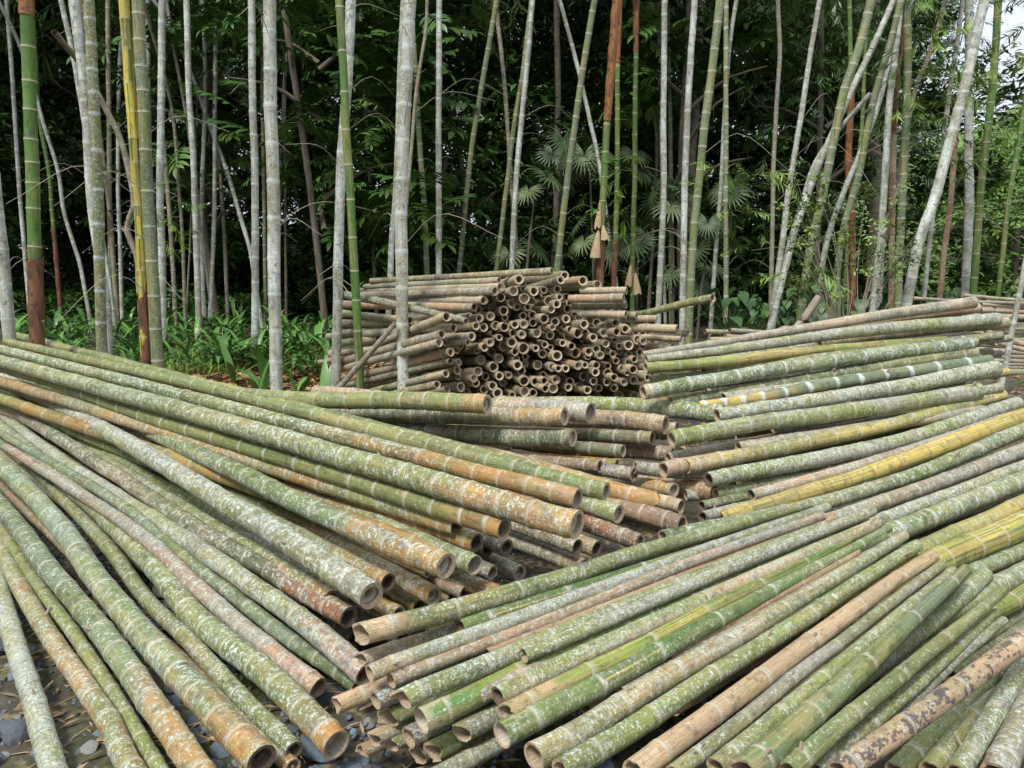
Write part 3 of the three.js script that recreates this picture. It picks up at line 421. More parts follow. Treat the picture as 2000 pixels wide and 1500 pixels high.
Fp('gg', [[1540, 1506], [1610, 1440], [1681, 1378], [1772, 1302], [1856, 1238], [1960, 1154]], [.34, .46], [50, 21], 'green pole fading to a thin brown tip near the striped poles', { sp: .34, p: { li: .16 } });
Fp('ms', [[1590, 1500], [1702, 1420], [1825, 1311], [1905, 1234], [1946, 1196]], [.28, .4], [44, 19], 'bright mossy white-flecked pole behind the big mottled one', { p: { mo: .5, li: .5, a: 'olive' } });
Fp('gw', [[1740, 1410], [1860, 1290], [1960, 1212]], [.26, .38], [30, 20], 'thin grey lichen pole close behind the big mottled one', {});
Fp('mb', [[1640, 1508], [1790, 1402], [1930, 1298], [2030, 1230]], [.43, .5], [54, 46], 'big tan pole mottled violet-black crossing over the corner of the front pile', { extB: 1.2, p: { so: .62 } });
Fp('gg', [[1750, 1504], [1877, 1386], [1990, 1270]], [.27, .36], [48, 40], 'green pole under the big mottled one', { extB: 1 });
Fp('yg', [[1815, 1504], [1912, 1386], [1968, 1322], [2030, 1240]], [.28, .34], [46, 38], 'olive pole with a knotty scar in the lower right corner', { extB: 1, p: { a: 'olive', b: 'tan', so: .1 } });
Fp('gw', [[1870, 1510], [1940, 1395], [2005, 1290]], [.3, .36], [46, 40], 'white-flecked mossy pole, third from the lower right corner', { extB: 1, p: { mo: .4 } });
Fp('dg', [[1915, 1510], [1975, 1400], [2020, 1310]], [.2, .26], [36, 34], 'dark green pole, second from the lower right corner', { extB: 1 });
Fp('gy', [[1950, 1510], [2005, 1395], [2040, 1310]], [.3, .34], [64, 58], 'wide grey pole cut off by the lower right corner', { extB: 1, p: { li: .4 } });
// butts of the bottom layers
const FD = [.78, .045, -.62];
Fp('yg', [[771, 1396], [860, 1352], [1000, 1284]], [.23, .3], [46, 38], 'jagged olive butt with bowl-like mouth at the front pile corner', { A: 'J', run: 1.5, dir: FD });
Fp('gy', [[741, 1438], [820, 1398], [950, 1330]], [.17, .24], [36, 32], 'broken narrow butt low at the front pile corner', { A: 'J', run: 1.5, dir: FD, p: T('tan', .3) });
Fp('yg', [[771, 1450], [850, 1410], [960, 1350]], [.14, .2], [34, 30], 'slant-cut yellowish butt pointing at the black gap', { A: 'J', run: 1.5, dir: FD });
Fp('gy', [[801, 1440], [900, 1392], [1020, 1330]], [.2, .28], [50, 42], 'rough fibrous butt wedged behind the large round mouth', { A: 'j', run: 1.5, dir: FD });
Fp('gw', [[889, 1400], [980, 1356], [1100, 1300]], [.26, .33], [46, 38], 'lichen pole with shaggy matted end between two round mouths', { A: 'd', run: 1.5, dir: FD });
Fp('gw', [[911, 1424], [1000, 1380], [1120, 1318]], [.25, .32], [48, 40], 'lichen pole with a split open mouth beside the shaggy end', { A: 'J', run: 1.5, dir: FD, p: { li: .5 } });
Fp('ol', [[826, 1470], [900, 1436], [1010, 1376]], [.13, .2], [44, 38], 'lowest frayed butt with hanging fibres', { A: 'J', run: 1.5, dir: FD });
Fp('yg', [[857, 1464], [930, 1428], [1040, 1366]], [.17, .24], [50, 42], 'mossy butt with shredded rim below the split open mouth', { A: 'J', run: 1.5, dir: FD, p: { mo: .3 } });
Fp('gw', [[880, 1500], [975, 1450], [1090, 1386]], [.16, .24], [40, 34], 'pale lichen pole leaving the picture under the glossy dark green one', { extA: .3, run: 1.5, dir: FD });
Fp('tn', [[717, 1464], [800, 1420], [900, 1366]], [.09, .14], [34, 30], 'flat broken tan butt lying deepest at the corner', { A: 'J', run: 1.3, dir: FD });

// ---------------------------------------------------------------- copies: weathered poles made once, then cloned
const protoSkins = ['wb', 'wb', 'gy', 'wb', 'tn', 'dk', 'wb', 'gy'].map((k, i) => skin(k, 4, .24, 700 + i, k === 'tn' ? { li: .12, a: 'grey' } : k === 'wb' ? { end: 'tan', el: .6, a: 'grey', b: i % 2 ? 'tan' : 'olive', li: .34, so: .1 } : i === 7 ? { a: 'olive', li: .3 } : {}));
cutMat.light = new THREE.MeshStandardMaterial({ map: woodTex([.36, .28, .19], [.62, .53, .4], [2, 1]), roughness: .85 });
END.s = { ...END.o, rim: 'light', wall: .3, in: 'light', depth: .1 }; END.p = { ...END.w, rim: 'light', dia: 'tan', depth: .05 };
function makeProto(len, sk, A, seed, seg = 14) {              // unit radius .045, lying along -z from the cut end at the origin
  const g = new THREE.Group(); g.name = 'bamboo_pole';
  const path = pathOf([V(0, 0, 0), V(.006 * Math.sin(seed), .006 * Math.cos(seed * 2), -len / 2), V(0, 0, -len)]);
  const c = buildCulm(path, .045, .041, sk, { seg, seed, endA: shape(A), endB: shape('o'), u0: rr(0, .3), hw: .01 });
  mesh('culm', c.geo, skinMat(sk.ai), g); addEnds(g, c.rims, A, 'o', seed * 3);
  return g;
}
const tone = ['brown', 'tan', 'grey', 'ruddy', 'straw', 'dark', 'grey-brown', 'greenish'];
const stackProtos = protoSkins.flatMap((sk, i) => [makeProto(2.5, sk, 's', 40 + i), makeProto(2.5, sk, i % 3 ? (i % 2 ? 'p' : 'd') : 'j', 60 + i)]);
const longProtos = protoSkins.map((sk, i) => makeProto(4, sk, i % 2 ? 'd' : 'x', 80 + i, 12));
const mass = new Map();                                        // poles nobody could pick apart: collected here, added as one object
function sinkPole(proto, A, dir, r, lenScale = 1) {
  const q = new THREE.Quaternion().setFromUnitVectors(V(0, 0, -1), dir.clone().normalize()).multiply(new THREE.Quaternion().setFromAxisAngle(V(0, 0, 1), rr(-.5, .5)));
  if (!mass.has(proto)) mass.set(proto, []); mass.get(proto).push(new THREE.Matrix4().compose(A.clone(), q, V(r / .045, r / .045, lenScale)));
}
function addMass() {
  const g = new THREE.Group(); g.name = 'buried_bamboo_poles'; scene.add(g); tag(g, 'shaded bamboo poles buried below the visible layers of every pile', 'bamboo poles', null, 'stuff');
  for (const [proto, ms] of mass) proto.traverse(m => { if (m.isMesh) { const im = instanced(m.parent === proto ? 'culms' : 'cut_ends', m.geometry, m.material, ms, g); delete im.userData.kind; } });
}
function placePole(proto, A, dir, r, label, group, lenScale = 1, name = 'bamboo_pole') {
  const g = proto.clone(); g.name = numbered(name); scene.add(g); tag(g, label, 'bamboo pole', group);
  g.position.copy(A); g.quaternion.setFromUnitVectors(V(0, 0, -1), dir.clone().normalize()); g.rotateZ(rr(-.5, .5)); g.scale.set(r / .045, r / .045, lenScale); return g;
}
// ---------------------------------------------------------------- the tall stack: cut ends face the clearing
{
  const GS = 'poles of the tall stack', P = (ox, oy, a) => a.map(([x, y, w]) => [ox + x / 5.358, oy + y / 5.358, w / 5.358]);
  const ends = [...P(950, 510, [[340, 190, 85], [780, 195, 70], [820, 150, 80], [1005, 205, 85], [1160, 250, 75], [140, 270, 85], [75, 310, 90], [285, 315, 80], [385, 290, 60], [500, 310, 85], [600, 300, 65], [745, 290, 70], [150, 380, 80], [395, 390, 90],
    [265, 440, 90], [650, 415, 80], [765, 375, 60], [840, 375, 60], [740, 445, 75], [430, 485, 65], [320, 480, 65], [680, 505, 65], [850, 495, 70], [180, 520, 80], [40, 580, 80], [385, 570, 70], [480, 560, 75], [195, 590, 60], [605, 605, 80],
    [720, 635, 75], [835, 605, 75], [960, 595, 65], [1080, 620, 65], [1025, 660, 80], [95, 675, 75], [190, 690, 80], [300, 665, 70], [390, 660, 80], [490, 640, 70], [610, 705, 90], [690, 695, 60], [820, 690, 60], [880, 720, 65], [280, 750, 75],
    [370, 770, 75], [525, 755, 75], [670, 780, 75], [860, 780, 90], [955, 755, 85], [1035, 755, 70], [75, 755, 65], [135, 800, 60], [800, 855, 65], [1230, 750, 80], [1120, 800, 70], [1285, 680, 70], [1350, 645, 70], [1360, 740, 70], [35, 850, 75],
    [180, 890, 90], [265, 850, 90], [390, 905, 100], [465, 895, 75], [520, 910, 60], [610, 875, 65], [670, 905, 55], [890, 890, 65], [300, 950, 65], [410, 1000, 60], [590, 970, 80], [740, 990, 90], [930, 960, 90], [1070, 950, 80], [1150, 920, 75],
    [1200, 845, 60], [1250, 865, 65], [1390, 890, 60], [1490, 880, 85], [1580, 820, 85], [1640, 840, 70], [1270, 940, 60], [1325, 970, 65], [1395, 950, 60], [1190, 985, 75], [1490, 980, 65], [1605, 955, 70], [1550, 1025, 60], [130, 1020, 80],
    [310, 1020, 60], [325, 1090, 85], [400, 1075, 65], [535, 1090, 80], [75, 1110, 85], [370, 1145, 70], [690, 1110, 80], [755, 1125, 60], [830, 1125, 65], [955, 1095, 75], [1035, 1085, 60], [1150, 1090, 65], [1270, 1095, 65], [1490, 1060, 80],
    [1540, 1130, 75], [1680, 1110, 65], [1475, 1170, 50], [140, 1200, 75], [230, 1195, 65], [400, 1250, 90], [510, 1260, 85], [610, 1250, 65], [595, 1190, 60], [725, 1245, 80], [870, 1265, 75], [1020, 1205, 85], [1145, 1160, 75], [1270, 1175, 80],
    [1340, 1215, 65], [1125, 1260, 70], [1265, 1265, 70], [1540, 1245, 80], [1630, 1205, 60], [1690, 1215, 65], [65, 1310, 80], [400, 1370, 85], [490, 1380, 70], [620, 1330, 65], [700, 1335, 80], [860, 1320, 70], [965, 1320, 85], [1175, 1330, 65],
    [120, 1380, 90], [270, 1400, 60], [800, 1400, 60], [640, 1410, 70], [1060, 1350, 70], [1340, 1330, 70], [1440, 1270, 70], [1420, 1130, 70], [1060, 1000, 60], [1360, 1040, 60]]),
  ...P(640, 500, [[1635, 465, 80], [1580, 560, 70], [1480, 640, 75], [1590, 650, 75], [1310, 755, 80], [1360, 830, 100], [1555, 730, 75], [1630, 750, 75], [1235, 910, 55], [1510, 845, 80], [1385, 935, 75], [1470, 905, 60], [1350, 975, 80], [1640, 955, 75],
    [1565, 990, 70], [1600, 1090, 85], [1370, 1115, 65], [1360, 1195, 80], [1575, 1210, 80], [1365, 1265, 60], [1650, 1260, 70], [1525, 1280, 75], [1395, 1370, 90], [1550, 1330, 70], [1640, 1395, 80], [1250, 1400, 70], [1460, 1420, 70]])];
  const left = yr => 578 + (yr - 565) * 1.15, zone = (x, y) => `${x < 960 ? 'near the white standing culm' : x < 1040 ? 'just past its flank' : x < 1120 ? 'mid face' : x < 1190 ? 'past mid face' : 'near the broad heap'}, ${y < 575 ? 'top rows' : y < 620 ? 'upper rows' : y < 665 ? 'middle rows' : y < 715 ? 'lower rows' : 'bottom rows'}`;
  let k = 0;
  const dirOf = yr => atD(655, left(yr), 8.6).sub(atD(885, yr, 7.05)).normalize();
  const face = V(-.24, -.05, -.97), fan = (x, y) => dirOf(y).lerp(face, sst(880, 985, x)).normalize();
  const looks = protoSkins.flatMap((_, i) => ['open-mouthed ' + tone[i], (i % 3 ? (i % 2 ? 'pale-plugged ' : 'thick-walled ') : 'splintered ') + tone[i]]);
  for (const [x, y, w] of ends) {
    const d = rr(6.86, 7.14), A = atD(x, y, d), dir = fan(x, y).add(V(rr(-.06, .06), rr(-.04, .04), 0)), pi = (k * 7 + Math.floor(R() * 4)) % stackProtos.length;
    placePole(stackProtos[pi], A, dir, w * d / F / 2 * 1.24, `${looks[pi]} stack pole ${zone(x, y)}`, GS, .92, 'stacked_bamboo_pole'); k++;
  }
  for (let i = 0; i < 150; i++) {                              // poles set back between the others, seen as dark fillers
    const x = rr(900, 1262), y = rr(570 + Math.max(0, x - 1120) * .5, 775), d = rr(7.22, 7.5), A = atD(x, y, d);
    sinkPole(stackProtos[i % stackProtos.length], A, fan(x, y).add(V(rr(-.05, .05), rr(-.03, .03), 0)), rr(.038, .05), .8);
  }
  for (let i = 0; i < 60; i++) {                              // lower layers that stand behind the middle pile
    const x = rr(850, 1270), y = rr(775, 850), d = rr(6.9, 7.5), A = atD(x, y, d); if (A.y < groundY(A.x, A.z) + .05) continue;
    sinkPole(stackProtos[i % stackProtos.length], A, dirOf(760), rr(.042, .05), .9);
  }
  // long flanks seen from the side: [right end], [left end], widths
  const S = (kind, a, b, da, db, wa, wb, label, o = {}) => pole(kind, o.mid ? [a, o.mid, b] : [a, b], [da, db], [wa, wb], label, { group: GS, name: 'stacked_bamboo_pole', d: 1, sp: .26, A: 'o', seg: 14, skin: protoSkins[(k++) % 8], ...o });
  S('tn', [1078, 530], [725, 549], 6.9, 8.0, 15, 11, 'pale pole lying topmost across the tall stack');
  S('tn', [975, 547], [712, 560], 6.95, 8.1, 13, 10, 'grey-white pole second from the top of the tall stack');
  S('tn', [976, 560], [700, 568], 6.9, 8.2, 14, 10, 'pale pole third from the top of the tall stack');
  S('wb', [966, 568], [692, 577], 6.8, 8.1, 17, 13, 'pole with chipped rim, fourth from the top of the stack flank');
  S('gl', [945, 587], [730, 587], 6.85, 8.1, 16, 13, 'greenish pole with round mouth under the chipped one');
  S('wb', [926, 601], [668, 594], 6.8, 8.3, 17, 15, 'grey pole with a black-holed end on the stack flank', { A: 'x' });
  S('gl', [911, 627], [670, 575], 6.62, 7.9, 14, 16, 'green-tan pole slanting down across the stack flank', { mid: [780, 597] });
  S('dk', [800, 626], [656, 611], 7.5, 8.3, 15, 15, 'dark pole in the shade under the slanting one');
  S('gy', [830, 632], [654, 630], 7.45, 8.3, 15, 15, 'dark grey pole third row down the stack flank');
  S('dk', [790, 650], [660, 650], 7.7, 8.3, 15, 14, 'olive-black pole fourth row down the stack flank');
  S('gy', [872, 618], [740, 672], 6.55, 7.9, 19, 15, 'speckled pole lifted out of the stack toward the clearing', { mid: [804, 645] });
  S('gl', [863, 652], [660, 708], 6.65, 8.1, 18, 14, 'wide-mouthed pole on the stack flank below the lifted one');
  S('gl', [858, 669], [664, 722], 6.62, 8.1, 17, 14, 'pole with a closed pale end on the stack flank', { A: 'w' });
  S('gl', [880, 688], [662, 746], 6.7, 8.1, 17, 14, 'green-brown pole sixth from the foot of the stack flank');
  S('gy', [880, 705], [660, 757], 6.72, 8.1, 13, 12, 'thin pole with dark torn mouth on the stack flank', { A: 'x' });
  S('gl', [871, 730], [670, 778], 6.7, 8.1, 16, 13, 'green pole with clean ring mouth near the foot of the stack flank');
  S('gy', [854, 751], [680, 790], 6.65, 7.9, 16, 13, 'lowest showing grey pole of the stack flank');
  S('gl', [740, 660], [656, 672], 7.9, 8.3, 16, 14, 'short-showing olive pole behind the green standing culm');
  S('dk', [730, 682], [652, 690], 7.9, 8.3, 13, 12, 'dark pole behind the leaning broken culm');
  S('gy', [770, 640], [652, 652], 7.8, 8.3, 13, 12, 'dim grey pole in the middle of the stack flank');
  // side-on poles at the far corner of the stack
  S('tn', [1224, 568], [1135, 568], 6.9, 7.1, 15, 13, 'pale pole at the upper corner of the stack by the sheathed culms');
  S('wb', [1218, 582], [1112, 584], 6.8, 7.0, 18, 16, 'thick grey pole with broad tan rim at the stack corner');
  S('dk', [1223, 595], [1118, 598], 6.9, 7.1, 16, 14, 'dark wet-looking pole under the broad-rimmed one');
  S('dk', [1222, 615], [1132, 612], 6.85, 7.05, 17, 15, 'blackened pole with tan rim at the stack corner');
  S('wb', [1243, 616], [1200, 613], 7.0, 7.1, 15, 14, 'brown open pole beside the blackened one');
  S('tn', [1282, 622], [1215, 624], 7.0, 7.1, 14, 13, 'pale pole jutting out under the sloping green-brown pole');
  S('gl', [1320, 643], [1236, 640], 6.9, 7.1, 18, 17, 'green-black pole jutting from the stack corner', { A: 'j' });
  S('wb', [1344, 650], [1270, 650], 7.1, 7.3, 15, 14, 'pole with round dark mouth farthest out of the stack corner');
  S('dk', [1330, 662], [1240, 658], 7.1, 7.3, 12, 12, 'thin dark pole under the round dark mouth');
  S('tn', [1312, 678], [1263, 674], 7.0, 7.2, 13, 13, 'short pale pole between stack and broad heap');
  pole('gl', [[1390, 582], [1330, 594], [1250, 613]], [6.6, 7.3], [17, 11], 'lone green-brown pole sloping up out of the stack corner', { d: 1, group: GS, A: 'j', extB: .8, p: { li: .2 } });
  pole('rb', [[772, 632], [742, 668], [700, 716], [642, 772]], [7.0, 7.4], [10, 13], 'crooked broken culm leaning against the stack flank', { d: 1, group: GS, A: 'o', extB: .2, wob: .05, skin: protoSkins[2] });
}
// ---------------------------------------------------------------- the far pile at the right edge, behind the broad heap
{
  const GW = 'poles of the far pile behind the broad heap', W = [[1783, 583, 1960, 592, 8], [1880, 577, 2040, 590, 7], [1905, 590, 2040, 594, 7], [1917, 595, 2040, 600, 8], [1915, 606, 2040, 612, 9], [1900, 620, 2040, 622, 8], [1900, 632, 2040, 633, 8], [1932, 642, 2040, 643, 7], [1895, 648, 2040, 654, 7],
    [1892, 682, 2040, 692, 11], [1905, 696, 2040, 698, 8], [1930, 704, 2040, 706, 8], [1945, 712, 2040, 713, 7], [1950, 718, 2040, 719, 7], [1957, 727, 2040, 729, 14], [1927, 740, 2040, 744, 10], [1945, 752, 2040, 755, 10], [1900, 745, 1950, 748, 11], [1912, 762, 1948, 759, 10], [1942, 760, 2040, 766, 12], [1955, 776, 2040, 781, 12], [1905, 673, 1945, 677, 8], [1880, 661, 2040, 664, 9]];
  W.forEach(([x0, y0, x1, y1, w], i) => {
    const d = lerp(10.6, 9.2, (y0 - 580) / 200) + rr(-.1, .1), A = atD(x0, y0, d), B = atD(x1, y1, d + rr(.1, .4));
    placePole(longProtos[i % 8], A, B.clone().sub(A), w * d / F / 2, `${tone[i % 8]} far-pile pole behind the broad heap, ${i < 9 ? 'in its top rows' : i < 16 ? 'in its middle rows' : 'in its bottom rows'}`, GW, Math.max(.4, A.distanceTo(B) / 4), 'stacked_bamboo_pole');
  });
  for (let i = 0; i < 26; i++) { const y = rr(600, 800), d = lerp(10.9, 9.6, (y - 580) / 200), A = atD(rr(1900, 1960), y, d); sinkPole(longProtos[i % 8], A, V(1, 0, -.25), .045, .7); }
  const X = (kind, a, b, w, d, label) => pole(kind, [a, b], [d, d + .1], [w, w], label, { d: 1, group: GW, A: 'o', skin: protoSkins[3], extB: .8 });
  X('gy', [1922, 647], [2000, 672], 12, 8.3, 'spotted pole slanting down over the far pile');
  X('gy', [1947, 669], [2005, 684], 10, 8.2, 'black-mouthed pole slanting below the spotted one');
  X('pk', [1945, 670], [1905, 664], 13, 8.4, 'pink-grey pole end beside the black-mouthed one');
  [[1377, 647, 1520, 652], [1417, 657, 1540, 660], [1425, 645, 1560, 655], [1385, 663, 1500, 662]].forEach(([x0, y0, x1, y1], i) => { const A = atD(x0, y0, 8.6), B = atD(x1, y1, 8.9); placePole(longProtos[i], A, B.sub(A), .028, `thin pale pole showing behind the broad heap, ${['nearest to the sloping stack pole', 'second one down', 'topmost of four', 'lowest of four'][i]}`, 'thin poles behind the broad heap', .55); });
}
// ---------------------------------------------------------------- poles buried under the visible layers
{
  const bury = (from, to, len, drops, keep = 1, thin = 1) => {
    const src = laid.slice(from, to), own = [0, 3, 5, 8, 10, 13].map((k, i) => makeProto(len, src[k % src.length].sk, i % 2 ? 'x' : 'j', 300 + from + i, 12));
    for (const { path } of src) for (const [dy, side] of drops) {
      if (R() > keep) continue;
      const s = Math.min(rr(.3, .8), path.L * .4), A = path.at(s), B = path.at(path.L), t = B.clone().sub(A).normalize(), n = V(-t.z, 0, t.x).normalize(), r = rr(.034, .046) * thin;
      A.addScaledVector(n, side).y -= dy; B.addScaledVector(n, side).y -= dy; if (A.y < r || B.y < r) { A.y = Math.max(A.y, r); B.y = Math.max(B.y, r); if (R() < .35) continue; }
      sinkPole(own[Math.floor(R() * 6)], A, B.clone().sub(A), r, clamp(A.distanceTo(B) / len, .3, 1.3));
    }
  };
  bury(0, 16, 4.6, [[.17, .03], [.27, -.05], [.4, .03]], .9);
  bury(52, 84, 2.5, [[.13, .05], [.27, -.04], [.42, .05], [.58, 0]], .85);
  bury(38, 52, 2.2, [[.2, .05], [.36, -.05], [.5, 0]], .7);
  bury(84, 103, 1.6, [[.05, .038], [.055, -.04], [.11, .01]], .9, .74);
}

// ---------------------------------------------------------------- standing culms of the grove
const standSkins = {};
[['fg', 3, { nb: .12, ns: 1.1, li: .02 }], ['gl', 3, { nb: .9, ns: .6 }], ['gm', 3, { nb: .35, ns: 1.1 }], ['ys', 1, { li: .01, sp: 0, a: 'gold', b: 'gold', st: ['fresh', .5], sw: .4 }], ['wt', 6, { nb: .8, so: .48 }], ['wo', 2, { nb: .9 }], ['gy', 2, {}], ['dk', 2, { ns: .9 }], ['bk', 1, {}], ['pb', 1, {}]].forEach(([k, n, o]) => {
  const base = { gm: 'gg', bk: 'gy', pb: 'mb' }[k] ?? k, extra = { gm: { a: 'green', b: 'blue', li: .12, sp: .2 }, bk: { a: 'brown', b: 'grey', li: .25, mo: .35 }, pb: { a: 'tan', b: 'rust', li: .3, so: .25 } }[k] ?? {};
  standSkins[k] = Array.from({ length: n }, (_, i) => skin(base, 5, .28, 900 + i * 11 + k.charCodeAt(0), { first: .1, ...extra, ...o }));
});
const sheathN = noiseTable(256, 256, 26, 90, 71), sheathB = noiseTable(256, 256, 40, 30, 72), sheathF = noiseTable(256, 256, 6, 60, 73);
const streaky = (a, b, c) => colorTexture(256, 256, (x, y, o) => { const k = y * 256 + x, t = clamp(.6 * sheathN[k] + .5 * sheathF[k], 0, 1), u = sst(.55, .75, .6 * sheathB[k] + .4 * sheathN[k]); for (let i = 0; i < 3; i++) o[i] = lerp(lerp(a[i], b[i], t), c[i], u * .75); }, [1, 1]);
const sheathTex = streaky([.06, .026, .016], [.24, .11, .055], [.035, .02, .015]), flapTex = woodTex([.3, .19, .1], [.62, .48, .3], [1, 2]), twigMat = new THREE.MeshStandardMaterial({ color: new THREE.Color().setRGB(.3, .27, .2), roughness: .8 });
const sheathMat = new THREE.MeshStandardMaterial({ map: sheathTex, roughness: .7 }), rustMat = new THREE.MeshStandardMaterial({ map: streaky([.09, .03, .012], [.36, .16, .05], [.045, .02, .012]), roughness: .6 }), flapMat = new THREE.MeshStandardMaterial({ map: flapTex, roughness: .8, side: THREE.DoubleSide });
function shell(path, s0, s1, r, g, n = 14, m = 8) {           // a papery sheath wrapped round the culm, ragged on its upper rim
  const pos = [], uv = [], idx = [], jag = Array.from({ length: n }, () => g());
  for (let i = 0; i <= m; i++) for (let k = 0; k <= n; k++) {
    const t = i / m, s = lerp(s0, s1, t) + (i === m ? ((jag[k % n] - .4) * .12 + .22 * Math.pow(.5 + .5 * Math.cos(k / n * 6.2832 - jag[0] * 6), 4)) * (s1 - s0) : 0), P = path.at(s), [N, B] = frame(path.tan(s)), a = k / n * 6.2832, q = r * (1.07 + .06 * Math.sin(a * 2 + t * 7 + jag[1] * 6) * t + .16 * t * t * t + .02 * Math.sin(t * 20 + k));
    P.addScaledVector(N, Math.cos(a) * q).addScaledVector(B, Math.sin(a) * q); pos.push(P.x, P.y, P.z); uv.push(k / n * 2, t);
    if (i && k) { const b = i * (n + 1) + k, c = b - n - 1; idx.push(c - 1, c, b - 1, b - 1, c, b); }
  }
  return geoFrom(pos, null, uv, idx);
}
function flapGeo(P, len, wid, lean, g) {                       // a dry sheath peeling off the culm: a half cone, ragged below, its tip against the stem
  const pos = [], uv = [], idx = [], n = 7, m = 9, th = .003, jag = Array.from({ length: m + 1 }, () => g()), sx = lean < 0 ? 1 : -1;
  for (const f of [0, 1]) for (let i = 0; i <= n; i++) for (let k = 0; k <= m; k++) {
    const t = i / n, rad = wid / 2 * (.16 + .84 * Math.pow(1 - t, .75)) - f * th, a = Math.PI * (.06 + .88 * k / m) + lean * .6, p = P.clone();
    p.y += t * len - (i === 0 ? jag[k] * .12 * len : 0) + .03 * Math.sin(k * 1.7) * (1 - t) * len; p.x += Math.cos(a) * rad * 1.05 - sx * t * wid * .34 * .0 + sx * .25 * wid * (1 - t); p.z += Math.sin(a) * rad * .9;
    pos.push(p.x, p.y, p.z); uv.push(k / m, t); if (i && k) { const b = f * (n + 1) * (m + 1) + i * (m + 1) + k, c = b - m - 1; f ? idx.push(c - 1, c, b - 1, b - 1, c, b) : idx.push(c - 1, b - 1, c, b - 1, b, c); }
  }
  return geoFrom(pos, null, uv, idx);
}
function tube(pts, r, r2 = r * .4, seg = 5, n = 7) {
  const path = pathOf(pts), pos = [], uv = [], idx = [];
  for (let i = 0; i <= n; i++) { const s = path.L * i / n, P = path.at(s), [N, B] = frame(path.tan(s)), q = lerp(r, r2, i / n); for (let k = 0; k <= seg; k++) { const a = k / seg * 6.2832; pos.push(P.x + (N.x * Math.cos(a) + B.x * Math.sin(a)) * q, P.y + (N.y * Math.cos(a) + B.y * Math.sin(a)) * q, P.z + (N.z * Math.cos(a) + B.z * Math.sin(a)) * q); uv.push(k / seg, s); if (i && k) { const b = i * (seg + 1) + k, c = b - seg - 1; idx.push(c - 1, c, b - 1, b - 1, c, b); } } }
  return geoFrom(pos, null, uv, idx);
}
const GC = 'standing culms of the bamboo grove';
let culmNo = 0;
// pts: pixels of the centre line from the top of the picture down; w widths at both ends; D its diameter in metres, from which its distance follows
function culm(kind, pts, w, D, label, o = {}) {
  const n = culmNo++, g = rngOf(n * 77 + 3), list = standSkins[kind], sk = list[n % list.length], d = o.d ?? clamp(.8 * D * F / ((w[0] + w[1]) / 2), 7.2, 16.5);
  const up = pts.slice().reverse().map(([x, y]) => atD(x, y, d)); up.forEach(p => { p.z = up[0].z; });
  pts.slice().reverse().forEach(([x, y], i) => { const r = ray(x, y), s = up[0].z / r.z; up[i].copy(r.multiplyScalar(s).add(camera.position)); });
  const b = up[0], t = up[1], dl = t.clone().sub(b).normalize(), gy = groundY(b.x, b.z);
  if (b.y > gy + .05) up.unshift(b.clone().addScaledVector(dl, -(b.y - gy + .05) / dl.y));
  const top = up.at(-1), du = top.clone().sub(up.at(-2)).normalize(), H = o.top ?? rr(10.5, 14, g), stepUp = (H - top.y) / Math.max(.6, du.y);
  if (!o.stop) { up.push(top.clone().addScaledVector(du, stepUp * .5), top.clone().addScaledVector(du, stepUp).add(V(rr(-.5, .5, g), 0, rr(.1, .9, g)))); }
  const rb = w[1] * d / F / 2, rt = w[0] * d / F / 2, path = pathOf(up), gr = thing(o.name ?? 'bamboo_culm', label, o.cat ?? 'bamboo', o.group ?? GC);
  const q = clamp((H) / path.L, 0, 1), c = buildCulm(path, rb, o.stop ? rt : Math.max(.018, rb + (rt - rb) * path.L / Math.max(2, top.y - gy)) * (rt < rb ? 1 : .8), sk, { seg: o.seg ?? (d < 11 ? 16 : 12), seed: n + 500, u0: g() * 3, hw: Math.max(.008, rb * .16), ridge: kind === 'bk' ? 0 : .07, wobble: o.wob ?? .02 });
  mesh(o.part ?? 'culm', c.geo, skinMat(sk.ai), gr);
  for (const [y0, y1, m] of o.sheaths ?? []) {                // [lower pixel row, upper pixel row, material]
    const s0 = sAt(path, y0), s1 = sAt(path, y1), r = lerp(rb, rt, s0 / path.L);
    const parts = Math.max(1, Math.round((s1 - s0) / .45)); for (let i = 0; i < parts; i++) mesh('sheath', shell(path, lerp(s0, s1, i / parts), lerp(s0, s1, (i + 1.12) / parts), r * (1 + .02 * (i % 2)), g), m === 'r' ? rustMat : sheathMat, gr);
  }
  for (const [x, y, len, wid, lean] of o.flaps ?? []) { const r = ray(x, y), P = r.multiplyScalar((b.z + rb * 1.2) / r.z).add(camera.position); mesh('sheath_flap', flapGeo(P, len, wid, lean, g), flapMat, gr); }
  const nt = o.twigs ?? (d < 12 ? 3 : 1);
  for (let i = 0; i < nt; i++) {
    const nodeS = rr(.25, .8, g) * Math.min(path.L, 5), P = path.at(nodeS), a = rr(0, 6.28, g), l = rr(.25, 1.3, g), dx = Math.cos(a), dz = Math.sin(a);
    mesh('twig', tube([P, P.clone().add(V(dx * l * .4, l * .22, dz * l * .4)), P.clone().add(V(dx * l, l * rr(-.25, .2, g), dz * l))], .0042, .0016, 4, 8), twigMat, gr);
  }
  settle(gr, V(up[0].x, gy, up[0].z));
  return { g: gr, d, top: up.at(-1), path };
}
function sAt(path, y) { let lo = 0, hi = path.L; for (let i = 0; i < 24; i++) { const m = (lo + hi) / 2, p = path.at(m), py = 750 - F * ((p.y - EYE) * CP - p.z * SP * 1 - 0) / depthOf(p); if (py > y) lo = m; else hi = m; } return lo; }
const culms = [];
const C = (...a) => culms.push(culm(...a));
C('wt', [[0, 464], [8, 542], [18, 648]], [24, 24], .15, 'mottled grey standing culm cut by the left picture edge', { top: 8 });
C('wt', [[13, 0], [26, 182], [36, 338], [39, 386], [55, 568]], [8, 8], .1, 'thin grey culm behind the fresh green one with brown sheath foot');
